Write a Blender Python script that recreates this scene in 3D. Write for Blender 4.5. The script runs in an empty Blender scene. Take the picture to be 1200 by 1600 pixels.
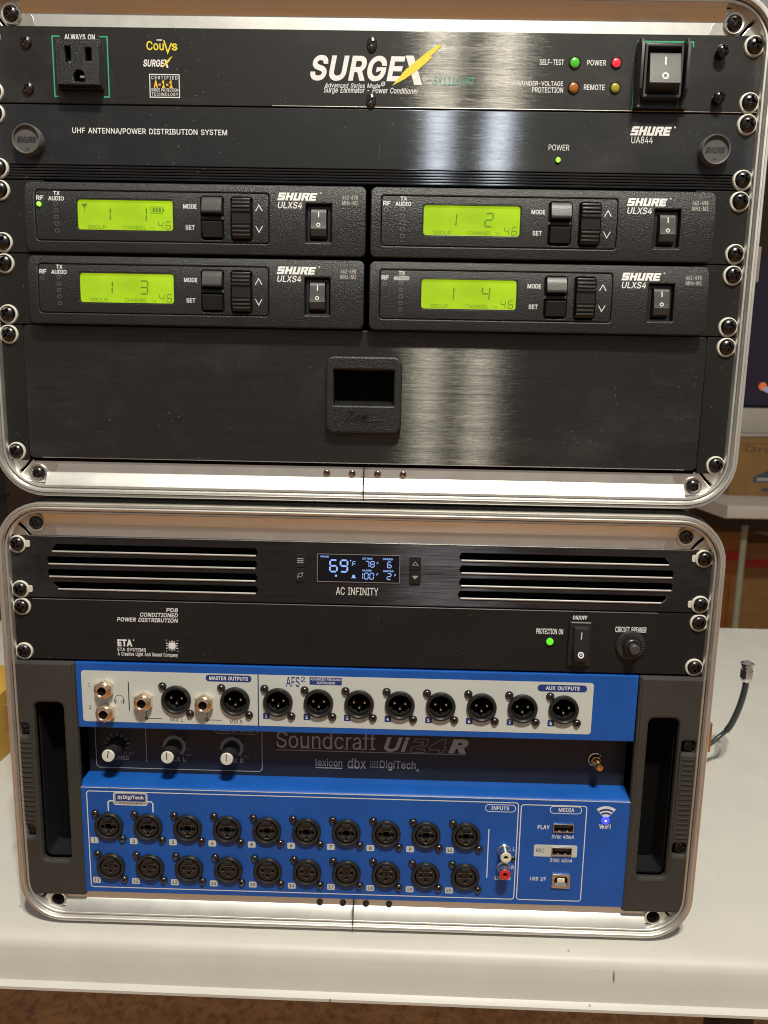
import bpy, bmesh, math, random
from mathutils import Matrix, Vector
from mathutils.geometry import delaunay_2d_cdt
random.seed(4)
S = 0.001                       # everything below is given in millimetres
PI = math.pi
scene = bpy.context.scene
col = scene.collection

# ------------------------------------------------------------------ camera
cam_d = bpy.data.cameras.new('camera'); cam = bpy.data.objects.new('camera', cam_d); col.objects.link(cam)
cam.location = (0.018759, -0.468301, 0.044822)
cam.rotation_mode = 'XYZ'; cam.rotation_euler = (1.41266753, -0.01878627, 0.01361782)
cam_d.sensor_fit = 'VERTICAL'; cam_d.sensor_height = 36; cam_d.lens = 24.75
cam_d.clip_start = 0.01; cam_d.clip_end = 60
cam_d.dof.use_dof = True; cam_d.dof.focus_distance = 0.478; cam_d.dof.aperture_fstop = 15
scene.cycles.filter_width = 1.05
scene.camera = cam
scene.view_settings.view_transform = 'Standard'; scene.view_settings.look = 'None'
scene.view_settings.exposure = 0.0; scene.view_settings.gamma = 1.0

# ------------------------------------------------------------------ light
world = bpy.data.worlds.new('World'); scene.world = world; world.use_nodes = True
bg = world.node_tree.nodes['Background']; bg.inputs[0].default_value = (0.60, 0.575, 0.545, 1); bg.inputs[1].default_value = 0.46

def bulb_lamp(x, y, z, length, width, power):
    d = bpy.data.lights.new('bulb_lamp', 'AREA'); d.shape = 'RECTANGLE'; d.size = width*S; d.size_y = length*S
    d.energy = power; d.color = (1.0, 0.95, 0.82)
    o = bpy.data.objects.new('bulb_lamp', d); col.objects.link(o)
    o.location = (x*S, y*S, z*S); o.rotation_euler = (math.radians(30), 0, 0)
    return o
# two-headed work light hanging in front of and above the racks
bulb_lamp(124, -900, 1570, 110, 46, 24)
bulb_lamp(284, -900, 1570, 110, 46, 24)

# ------------------------------------------------------------------ materials
def new_mat(name):
    m = bpy.data.materials.new(name); m.use_nodes = True
    nt = m.node_tree; return m, nt, nt.nodes, nt.links, nt.nodes['Principled BSDF']
def setp(b, color=None, rough=None, metal=None, spec=None, coat=None, emis=None, estr=None):
    if color: b.inputs['Base Color'].default_value = (*color, 1)
    if rough is not None: b.inputs['Roughness'].default_value = rough
    if metal is not None: b.inputs['Metallic'].default_value = metal
    if spec is not None: b.inputs['Specular IOR Level'].default_value = spec
    if coat is not None: b.inputs['Coat Weight'].default_value = coat
    if emis: b.inputs['Emission Color'].default_value = (*emis, 1); b.inputs['Emission Strength'].default_value = estr
def coords(N, L, scale):
    tc = N.new('ShaderNodeTexCoord'); mp = N.new('ShaderNodeMapping'); mp.inputs['Scale'].default_value = scale
    L.new(tc.outputs['Object'], mp.inputs[0]); return mp.outputs[0]
def noise(N, L, vec, scale=1, detail=2, rough=.5):
    n = N.new('ShaderNodeTexNoise'); n.inputs['Scale'].default_value = scale; n.inputs['Detail'].default_value = detail
    n.inputs['Roughness'].default_value = rough; L.new(vec, n.inputs['Vector']); return n.outputs['Fac']
def ramp(N, L, fac, a, b, ca=(0,0,0), cb=(1,1,1)):
    r = N.new('ShaderNodeValToRGB'); r.color_ramp.elements[0].position = a; r.color_ramp.elements[1].position = b
    r.color_ramp.elements[0].color = (*ca, 1); r.color_ramp.elements[1].color = (*cb, 1); L.new(fac, r.inputs[0]); return r.outputs[0]
def mixc(N, L, fac, c1, c2):
    m = N.new('ShaderNodeMix'); m.data_type = 'RGBA'
    if hasattr(fac, 'node'): L.new(fac, m.inputs[0])
    else: m.inputs[0].default_value = fac
    for i, c in ((6, c1), (7, c2)):
        if hasattr(c, 'node'): L.new(c, m.inputs[i])
        else: m.inputs[i].default_value = (*c, 1)
    return m.outputs[2]
def math_n(N, L, op, a, b):
    m = N.new('ShaderNodeMath'); m.operation = op
    for i, v in ((0, a), (1, b)):
        if hasattr(v, 'node'): L.new(v, m.inputs[i])
        else: m.inputs[i].default_value = v
    return m.outputs[0]
def dust(N, L, base, amount=.5, c=(.55, .53, .48)):
    w = .10 if amount > .8 else .03 if amount > .4 else 0
    """sparse pale specks of dust and lint, in patches"""
    v = N.new('ShaderNodeTexVoronoi'); v.inputs['Scale'].default_value = 230
    L.new(coords(N, L, (1, 1, 1)), v.inputs['Vector'])
    spot = ramp(N, L, v.outputs['Distance'], .035, .085, (1,1,1), (0,0,0))
    v2 = N.new('ShaderNodeTexVoronoi'); v2.inputs['Scale'].default_value = 620
    L.new(coords(N, L, (1, 1, 1.3)), v2.inputs['Vector'])
    spot2 = ramp(N, L, v2.outputs['Distance'], .05, .12, (1,1,1), (0,0,0))
    big = ramp(N, L, noise(N, L, coords(N, L, (1, 1, 1)), 22, 3), .48-w, .68-w)
    big2 = ramp(N, L, noise(N, L, coords(N, L, (1, 1, 1)), 31, 2), .58-w, .72-w)
    f = math_n(N, L, 'MAXIMUM', math_n(N, L, 'MULTIPLY', spot, big), math_n(N, L, 'MULTIPLY', math_n(N, L, 'MULTIPLY', spot2, big2), .5))
    f = math_n(N, L, 'MULTIPLY', f, amount)
    return mixc(N, L, f, base, c)
def bump(N, L, b, h, strength, dist):
    n = N.new('ShaderNodeBump'); n.inputs['Strength'].default_value = strength; n.inputs['Distance'].default_value = dist
    L.new(h, n.inputs['Height']); L.new(n.outputs[0], b.inputs['Normal']); return n

def mat_brushed(name, color, rx, rz, dirt=.4, grain=.35, zs=2600, var=.5, bx=22):
    """metal brushed along X: a narrow lobe across, a wide lobe up and down (rx, rz are the two slopes)"""
    m, nt, N, L, b = new_mat(name)
    g = noise(N, L, coords(N, L, (bx, bx, zs)), 1, 3, .65)
    g2 = noise(N, L, coords(N, L, (6, 6, zs*.22)), 1, 2, .6)
    gg = math_n(N, L, 'ADD', math_n(N, L, 'MULTIPLY', g, .65), math_n(N, L, 'MULTIPLY', g2, .35))
    k = ramp(N, L, gg, .34, .66, tuple(c*(1-var) for c in color), tuple(min(1, c*(1+var)) for c in color))
    smudge = ramp(N, L, noise(N, L, coords(N, L, (1, 1, 1)), 14, 4, .6), .35, .75, (.85,.85,.85), (1.2,1.2,1.2))
    mm = N.new('ShaderNodeMix'); mm.data_type = 'RGBA'; mm.blend_type = 'MULTIPLY'; mm.inputs[0].default_value = 1
    L.new(k, mm.inputs[6]); L.new(smudge, mm.inputs[7])
    gl = N.new('ShaderNodeBsdfAnisotropic'); gl.distribution = 'GGX'
    gl.inputs['Roughness'].default_value = math.sqrt(math.sqrt(rx*rz)); gl.inputs['Anisotropy'].default_value = ASGN*(1-math.sqrt(rx/rz))
    t = N.new('ShaderNodeTangent'); t.direction_type = 'UV_MAP'; t.uv_map = 'UVMap'; L.new(t.outputs[0], gl.inputs['Tangent'])
    L.new(mm.outputs[2], gl.inputs['Color'])
    bp = N.new('ShaderNodeBump'); bp.inputs['Strength'].default_value = grain; bp.inputs['Distance'].default_value = .00006
    L.new(gg, bp.inputs['Height']); L.new(bp.outputs[0], gl.inputs['Normal'])
    setp(b, (.012, .012, .012), .5, 0, .3)
    haze = ramp(N, L, noise(N, L, coords(N, L, (1, 1, 1.6)), 11, 5, .7), .5, .78, (.006, .006, .006), (.026, .025, .025))
    fine = ramp(N, L, noise(N, L, coords(N, L, (240, 240, 14)), 1, 3, .7), .70, .76)
    haze = mixc(N, L, math_n(N, L, 'MULTIPLY', fine, .35), haze, (.10, .10, .10))
    L.new(dust(N, L, haze, dirt), b.inputs['Base Color'])
    mx = N.new('ShaderNodeAddShader'); L.new(b.outputs[0], mx.inputs[0]); L.new(gl.outputs[0], mx.inputs[1])
    L.new(mx.outputs[0], N['Material Output'].inputs['Surface'])
    return m
ASGN = 1
def mat_plastic(name, color, rough=.5, grain=0, gscale=900, dirt=0, spec=.5, coat=None, gdist=.0002):
    m, nt, N, L, b = new_mat(name); setp(b, color, rough, 0, spec, coat)
    big = noise(N, L, coords(N, L, (1, 1, 1)), 18, 4, .6)
    lo, hi = (.96, 1.03) if color[0] > .4 else (.88, 1.1)
    c = mixc(N, L, ramp(N, L, big, .35, .7), tuple(x*lo for x in color), tuple(min(1, x*hi) for x in color))
    if dirt: c = dust(N, L, c, dirt)
    L.new(c, b.inputs['Base Color'])
    L.new(math_n(N, L, 'ADD', math_n(N, L, 'MULTIPLY', big, .16), rough-.08), b.inputs['Roughness'])
    if grain: bump(N, L, b, noise(N, L, coords(N, L, (1, 1, 1)), gscale, 2, .5), grain, gdist)
    return m
def mat_print(name, color, rough=.55):
    m, nt, N, L, b = new_mat(name); setp(b, color, rough)
    w = noise(N, L, coords(N, L, (1, 1, 1)), 900, 2)
    L.new(mixc(N, L, ramp(N, L, w, .3, .6), tuple(x*.8 for x in color), color), b.inputs['Base Color']); return m
def mat_glow(name, color, emis, strength, rough=.3):
    m, nt, N, L, b = new_mat(name); setp(b, color, rough, 0, .5, None, emis, strength); return m
def mat_metal(name, color, rough, lines=None, var=.12):
    m, nt, N, L, b = new_mat(name); setp(b, color, rough, 1.0)
    n = noise(N, L, coords(N, L, lines or (60, 60, 60)), 1, 3, .6)
    L.new(mixc(N, L, n, tuple(c*(1-var) for c in color), tuple(min(1, c*(1+var*.5)) for c in color)), b.inputs['Base Color'])
    n2 = noise(N, L, coords(N, L, (1, 1, 1)), 35, 4, .65)
    L.new(math_n(N, L, 'ADD', math_n(N, L, 'MULTIPLY', n2, .2), rough-.1), b.inputs['Roughness'])
    return m

M = {}
M['brushed']   = mat_brushed('black_brushed_aluminium', (.045, .0435, .040), .008, .5, .5, .5)
M['brushed_b'] = mat_brushed('blue_black_brushed_aluminium', (.036, .042, .054), .0075, .45, .6, .25, 3200, .25)
M['brushed_g'] = mat_brushed('glossy_black_brushed_aluminium', (.026, .026, .032), .02, .4, .2, 1.0, 1300, .85, 45)
M['panel']     = mat_plastic('black_painted_steel', (.0125, .0125, .0125), .42, .12, 700, .45, .3)
M['edge']      = mat_metal('glint_and_bezel_metal', (.50, .49, .48), .36, (25, 25, 25), .5)  # pale metal for highlight rods, connector glints and small lamp bezels
M['glint_bright'] = mat_metal('bright_glint_metal', (.92, .92, .90), .5, (60, 25, 25), .35)  # brighter metal for the highlight rods under the vent slots
M['ear']       = mat_plastic('black_powder_coat', (.013, .0125, .011), .48, .5, 1500, .9, .3)
M['plastic']   = mat_plastic('textured_black_plastic', (.014, .014, .0145), .38, 1.0, 1500, .35, .5, None, .0004)
M['handle']    = mat_plastic('matt_charcoal_plastic', (.037, .034, .031), .62, .25, 1600, .25)
M['capgrey']   = mat_plastic('dark_grey_plastic', (.085, .082, .078), .5)
M['satin']     = mat_plastic('satin_black_plastic', (.016, .016, .017), .33)
M['key']       = mat_plastic('grey_black_rocker_plastic', (.048, .048, .047), .36, .5, 1500, 0)
M['hole']      = mat_plastic('black_cavity', (.004, .004, .004), .9, spec=.1)
M['screw']     = mat_metal('black_oxide_screw', (.075, .07, .07), .26)
M['dscrew']    = mat_metal('dark_screw', (.12, .11, .105), .3)
M['nylon']     = mat_plastic('white_nylon_washer', (.62, .60, .53), .38)
M['steel']     = mat_metal('bright_steel', (.72, .71, .69), .22)
M['nickel']    = mat_metal('nickel_pin', (.85, .83, .78), .22)
M['copper']    = mat_metal('nickel_nut', (.88, .72, .55), .2)
M['gold']      = mat_metal('gold_plating', (.95, .62, .22), .2)
M['brown_screw'] = mat_metal('bronze_screw', (.30, .20, .17), .3)
M['alu']       = mat_metal('extruded_aluminium', (.82, .81, .775), .46, (2, 2, 1500), .10)
M['alu_v']     = mat_metal('extruded_aluminium_side', (.78, .765, .73), .30, (1500, 2, 2), .10)
M['cast']      = mat_metal('cast_corner_bracket', (.80, .77, .70), .36)
M['shell']     = mat_plastic('black_case_laminate', (.02, .018, .016), .5, .3, 500)
M['white']     = mat_print('white_print', (.80, .80, .80))
M['offwhite']  = mat_print('pale_grey_print', (.42, .41, .40))
M['faint']     = mat_print('dim_grey_print', (.40, .37, .355))
M['grey']      = mat_print('grey_print', (.30, .29, .28))
M['yellow']    = mat_print('yellow_print', (.80, .66, .04))
M['orange']    = mat_print('amber_print', (.85, .52, .03))
M['green']     = mat_print('green_print', (.03, .40, .20))
M['teal']      = mat_print('teal_print', (.04, .36, .26))
M['navy']      = mat_print('navy_print', (.012, .04, .22))
M['ink']       = mat_print('black_print', (.02, .02, .022))
M['blue']      = mat_plastic('blue_painted_steel', (.007, .088, .400), .36, .45, 1900, .22)
M['bwhite']    = mat_plastic('pale_printed_panel', (.56, .585, .56), .40, 0)
M['recess']    = mat_plastic('dark_slate_panel', (.014, .0165, .024), .45, .15, 1400, .1)
M['knob']      = mat_plastic('black_knob', (.02, .02, .02), .4)
M['cap']       = mat_plastic('white_knob_cap', (.68, .66, .62), .35)
M['table']     = mat_plastic('white_moulded_table', (.58, .56, .515), .45, .25, 500, .12, gdist=.0003)
M['lcd']       = mat_glow('yellow_green_backlit_lcd', (.10, .16, .01), (.34, .66, .008), .82, .25)
M['lcdink']    = mat_glow('lcd_segment', (.06, .14, .01), (.08, .17, .002), .5, .5)
M['glass']     = mat_plastic('dark_display_glass', (.006, .008, .014), .12)
M['led_blue']  = mat_glow('blue_white_display_segment', (.1, .15, .3), (.27, .45, 1.0), .95)
M['led_g']     = mat_glow('lit_green_lamp', (.05, .3, .02), (.35, 1.0, .05), 1.6)
M['led_g2']    = mat_glow('lit_green_protection_lamp', (.05, .4, .02), (.13, .80, .03), .85)
M['led_pg']    = mat_glow('green_lamp', (.04, .30, .02), (.06, .42, .02), .55)
M['led_r']     = mat_glow('red_lamp', (.6, .02, .03), (1.0, .03, .05), .75)
M['led_o']     = mat_glow('amber_brown_lamp', (.33, .11, .02), (.3, .1, .01), .12)
M['led_y']     = mat_glow('olive_lamp', (.30, .27, .02), (.3, .27, .01), .15)
M['led_b']     = mat_glow('lit_blue_lamp', (.02, .03, .6), (.06, .06, 1.0), 1.6)
M['led_w']     = mat_glow('blue_lamp_core', (.5, .6, 1), (.5, .65, 1.0), 2.0)
M['red']       = mat_plastic('red_plastic', (.62, .03, .025), .35)
M['cream']     = mat_plastic('cream_plastic', (.72, .66, .50), .35)
M['rubber']    = mat_plastic('black_cable_jacket', (.035, .04, .042), .35)
M['card']      = mat_plastic('brown_cardboard', (.30, .17, .055), .8, .3, 300)
M['card2']     = mat_plastic('orange_brown_cardboard', (.36, .15, .030), .8, .3, 300)
M['yellowbox'] = mat_plastic('yellow_card', (.62, .36, .06), .6)
M['redprint']  = mat_print('red_print', (.48, .02, .01))
M['bluebox']   = mat_print('slate_blue_print', (.05, .08, .12))
M['brownprint'] = mat_print('brown_print', (.17, .10, .04))
M['board']     = mat_plastic('white_painted_board', (.62, .57, .50), .5)
M['legpaint']  = mat_plastic('grey_green_painted_tube', (.33, .34, .25), .4)
M['tv']        = mat_glow('dark_screen_picture', (.006, .005, .008), (.02, .012, .03), .35, .5)
M['tv_o']      = mat_glow('orange_picture_light', (.3, .08, .02), (1.0, .22, .04), .45)
M['tv_w']      = mat_glow('bluish_picture_light', (.3, .3, .4), (.42, .40, .62), .35)
M['wallp']     = mat_plastic('dark_brown_wall', (.07, .035, .018), .8)

def vary_lcd():
    nt = M['lcd'].node_tree; N, L = nt.nodes, nt.links; b = N['Principled BSDF']
    n = noise(N, L, coords(N, L, (1, 1, 1.6)), 38, 2)
    L.new(ramp(N, L, n, .25, .75, (.30, .50, .003), (.50, .74, .008)), b.inputs['Emission Color'])
vary_lcd()
def wear_table():
    nt = M['table'].node_tree; N, L = nt.nodes, nt.links; b = N['Principled BSDF']
    base = b.inputs['Base Color'].links[0].from_socket
    v = N.new('ShaderNodeTexVoronoi'); v.voronoi_dimensions = '2D'; v.inputs['Scale'].default_value = 30; L.new(coords(N, L, (1, 1, 1)), v.inputs['Vector'])
    dots = math_n(N, L, 'MULTIPLY', ramp(N, L, v.outputs['Distance'], .014, .03, (1,1,1), (0,0,0)), ramp(N, L, noise(N, L, coords(N, L, (1, 1, 1)), 9, 2), .5, .6))
    sc = ramp(N, L, noise(N, L, coords(N, L, (14, 160, 160)), 1, 5, .7), .66, .72)
    c = mixc(N, L, math_n(N, L, 'MULTIPLY', sc, .25), base, (.42, .39, .35))
    L.new(mixc(N, L, math_n(N, L, 'MULTIPLY', dots, .8), c, (.06, .055, .05)), b.inputs['Base Color'])
wear_table()
def mat_floor():
    m, nt, N, L, b = new_mat('mottled_brown_floor'); setp(b, (.2, .1, .05), .45)
    n = noise(N, L, coords(N, L, (1, 1, 1)), 9, 6, .7)
    n2 = noise(N, L, coords(N, L, (1, 1, 1)), 60, 5, .7)
    c = ramp(N, L, n, .3, .72, (.42, .18, .052), (.66, .32, .11))
    c2 = ramp(N, L, n2, .38, .55, (.45, .38, .33), (1, 1, 1))
    mm = N.new('ShaderNodeMix'); mm.data_type = 'RGBA'; mm.blend_type = 'MULTIPLY'; mm.inputs[0].default_value = .8
    L.new(c, mm.inputs[6]); L.new(c2, mm.inputs[7]); L.new(mm.outputs[2], b.inputs['Base Color'])
    bump(N, L, b, n2, .2, .002); return m
M['floor'] = mat_floor()

# ------------------------------------------------------------------ geometry helpers (mm)
def finish(me, mat, smooth=True, angle=38):
    for v in me.vertices: v.co = v.co*S
    if not me.uv_layers: me.uv_layers.new(name='UVMap')
    uv = me.uv_layers[0]; uv.name = 'UVMap'
    vs = me.vertices
    for lp in me.loops:
        c = vs[lp.vertex_index].co; uv.data[lp.index].uv = (c.x*4 + c.y*.3, c.z*4 + c.y*.3)
    me.materials.clear(); me.materials.append(M[mat])
    if smooth:
        me.shade_smooth(); me.set_sharp_from_angle(angle=math.radians(angle))
    return me
def link(name, me, parent=None, loc=(0, 0, 0), rot=None):
    o = bpy.data.objects.new(name, me); col.objects.link(o)
    o.parent = parent; o.location = (loc[0]*S, loc[1]*S, loc[2]*S)
    if rot: o.rotation_euler = rot
    return o
def from_bm(bm, name, mat, smooth=True):
    bmesh.ops.recalc_face_normals(bm, faces=bm.faces[:])
    me = bpy.data.meshes.new(name); bm.to_mesh(me); bm.free(); return finish(me, mat, smooth)

class MB:
    def __init__(s): s.bm = bmesh.new()
    def box(s, x0, x1, y0, y1, z0, z1, bev=0):
        t = bmesh.new(); bmesh.ops.create_cube(t, size=1)
        for v in t.verts: v.co = ((x0+x1)/2+v.co.x*(x1-x0), (y0+y1)/2+v.co.y*(y1-y0), (z0+z1)/2+v.co.z*(z1-z0))
        if bev: bmesh.ops.bevel(t, geom=t.edges[:], offset=bev, segments=2, profile=.6, affect='EDGES')
        me = bpy.data.meshes.new('t'); t.to_mesh(me); t.free(); s.bm.from_mesh(me); bpy.data.meshes.remove(me); return s
    def lathe(s, prof, cx=0, cz=0, n=28, sx=1, sz=1):
        """prof: [(radius, y)] turned about the Y axis; first and last radius 0 close it"""
        rings = []
        for r, y in prof:
            if r < 1e-6: rings.append([s.bm.verts.new((cx, y, cz))])
            else: rings.append([s.bm.verts.new((cx+sx*r*math.cos(2*PI*i/n), y, cz+sz*r*math.sin(2*PI*i/n))) for i in range(n)])
        for a, b in zip(rings, rings[1:]):
            for i in range(n):
                j = (i+1) % n
                if len(a) == 1 and len(b) == 1: continue
                if len(a) == 1: s.bm.faces.new((a[0], b[i], b[j]))
                elif len(b) == 1: s.bm.faces.new((a[i], b[0], a[j]))
                else: s.bm.faces.new((a[i], b[i], b[j], a[j]))
        return s
    def prism_x(s, pts, x0, x1):
        a = [s.bm.verts.new((x0, y, z)) for y, z in pts]; b = [s.bm.verts.new((x1, y, z)) for y, z in pts]
        n = len(pts); s.bm.faces.new(a); s.bm.faces.new(b[::-1])
        for i in range(n): s.bm.faces.new((a[i], a[(i+1) % n], b[(i+1) % n], b[i]))
        return s
    def tube(s, pts, r, n=12):
        pts = [Vector(p) for p in pts]; rings = []
        for i, p in enumerate(pts):
            d = (pts[min(i+1, len(pts)-1)]-pts[max(i-1, 0)]).normalized()
            u = d.cross(Vector((0, 1, .2))).normalized(); w = d.cross(u)
            rr = r[i] if isinstance(r, (list, tuple)) else r
            rings.append([s.bm.verts.new(p+u*rr*math.cos(2*PI*k/n)+w*rr*math.sin(2*PI*k/n)) for k in range(n)])
        for a, b in zip(rings, rings[1:]):
            for k in range(n): s.bm.faces.new((a[k], a[(k+1) % n], b[(k+1) % n], b[k]))
        s.bm.faces.new(rings[0][::-1]); s.bm.faces.new(rings[-1]); return s
    def mesh(s, name, mat, smooth=True): return from_bm(s.bm, name, mat, smooth)
    def build(s, name, mat, parent=None, loc=(0, 0, 0), smooth=True): return link(name, s.mesh(name, mat, smooth), parent, loc)

def rr(x0, z0, x1, z1, r=0, n=5):
    """rounded rectangle contour"""
    if x0 > x1: x0, x1 = x1, x0
    if z0 > z1: z0, z1 = z1, z0
    if r <= 0: return [(x0, z0), (x1, z0), (x1, z1), (x0, z1)]
    p = []
    for cx, cz, a in ((x1-r, z0+r, -90), (x1-r, z1-r, 0), (x0+r, z1-r, 90), (x0+r, z0+r, 180)):
        for k in range(n+1):
            t = math.radians(a+90*k/n); p.append((cx+r*math.cos(t), cz+r*math.sin(t)))
    return p
def circ(cx, cz, r, n=24, a0=0, rz=None):
    return [(cx+r*math.cos(a0+2*PI*k/n), cz+(rz or r)*math.sin(a0+2*PI*k/n)) for k in range(n)]
def ribbon(pts, w, closed=False):
    """outline of a line of width w; a closed line gives two contours"""
    n = len(pts); L_, R_ = [], []
    for i in range(n):
        if closed: a, b, c = pts[i-1], pts[i], pts[(i+1) % n]
        else: a, b, c = pts[max(i-1, 0)], pts[i], pts[min(i+1, n-1)]
        def nrm(p, q):
            dx, dz = q[0]-p[0], q[1]-p[1]; l = math.hypot(dx, dz)
            return None if l < 1e-9 else (-dz/l, dx/l)
        n1, n2 = nrm(a, b), nrm(b, c); n1 = n1 or n2; n2 = n2 or n1
        mx, mz = n1[0]+n2[0], n1[1]+n2[1]; l = math.hypot(mx, mz) or 1; mx, mz = mx/l, mz/l
        k = w/2/max(.35, mx*n1[0]+mz*n1[1])
        L_.append((b[0]+mx*k, b[1]+mz*k)); R_.append((b[0]-mx*k, b[1]-mz*k))
    return [L_, R_] if closed else [L_+R_[::-1]]
def arc(cx, cz, r, a0, a1, n=14):
    return [(cx+r*math.cos(math.radians(a0+(a1-a0)*k/n)), cz+r*math.sin(math.radians(a0+(a1-a0)*k/n))) for k in range(n+1)]
ROT = Matrix(((1, 0, 0, 0), (0, 0, -1, 0), (0, 1, 0, 0), (0, 0, 0, 1)))
def shape_mesh(name, contours, yf, thick, mat, bev=0, smooth=True, segs=2):
    """flat plate in the XZ plane with its front at y = yf; inner contours become holes"""
    cu = bpy.data.curves.new(name, 'CURVE'); cu.dimensions = '2D'; cu.fill_mode = 'BOTH' if thick or bev else 'BOTH'
    for c in contours:
        sp = cu.splines.new('POLY'); sp.points.add(len(c)-1)
        for i, (x, z) in enumerate(c): sp.points[i].co = (x, z, 0, 1)
        sp.use_cyclic_u = True
    cu.extrude = max(thick/2-bev, 0); cu.bevel_depth = bev; cu.bevel_resolution = segs-1; cu.offset = -bev
    o = bpy.data.objects.new(name, cu); me = bpy.data.meshes.new_from_object(o)
    bpy.data.objects.remove(o); bpy.data.curves.remove(cu)
    me.transform(Matrix.Translation((0, yf+thick/2, 0)) @ ROT); me.name = name
    return finish(me, mat, smooth)
def shape(name, contours, yf, thick, mat, parent=None, bev=0, loc=(0, 0, 0)):
    return link(name, shape_mesh(name, contours, yf, thick, mat, bev), parent, loc)

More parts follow.
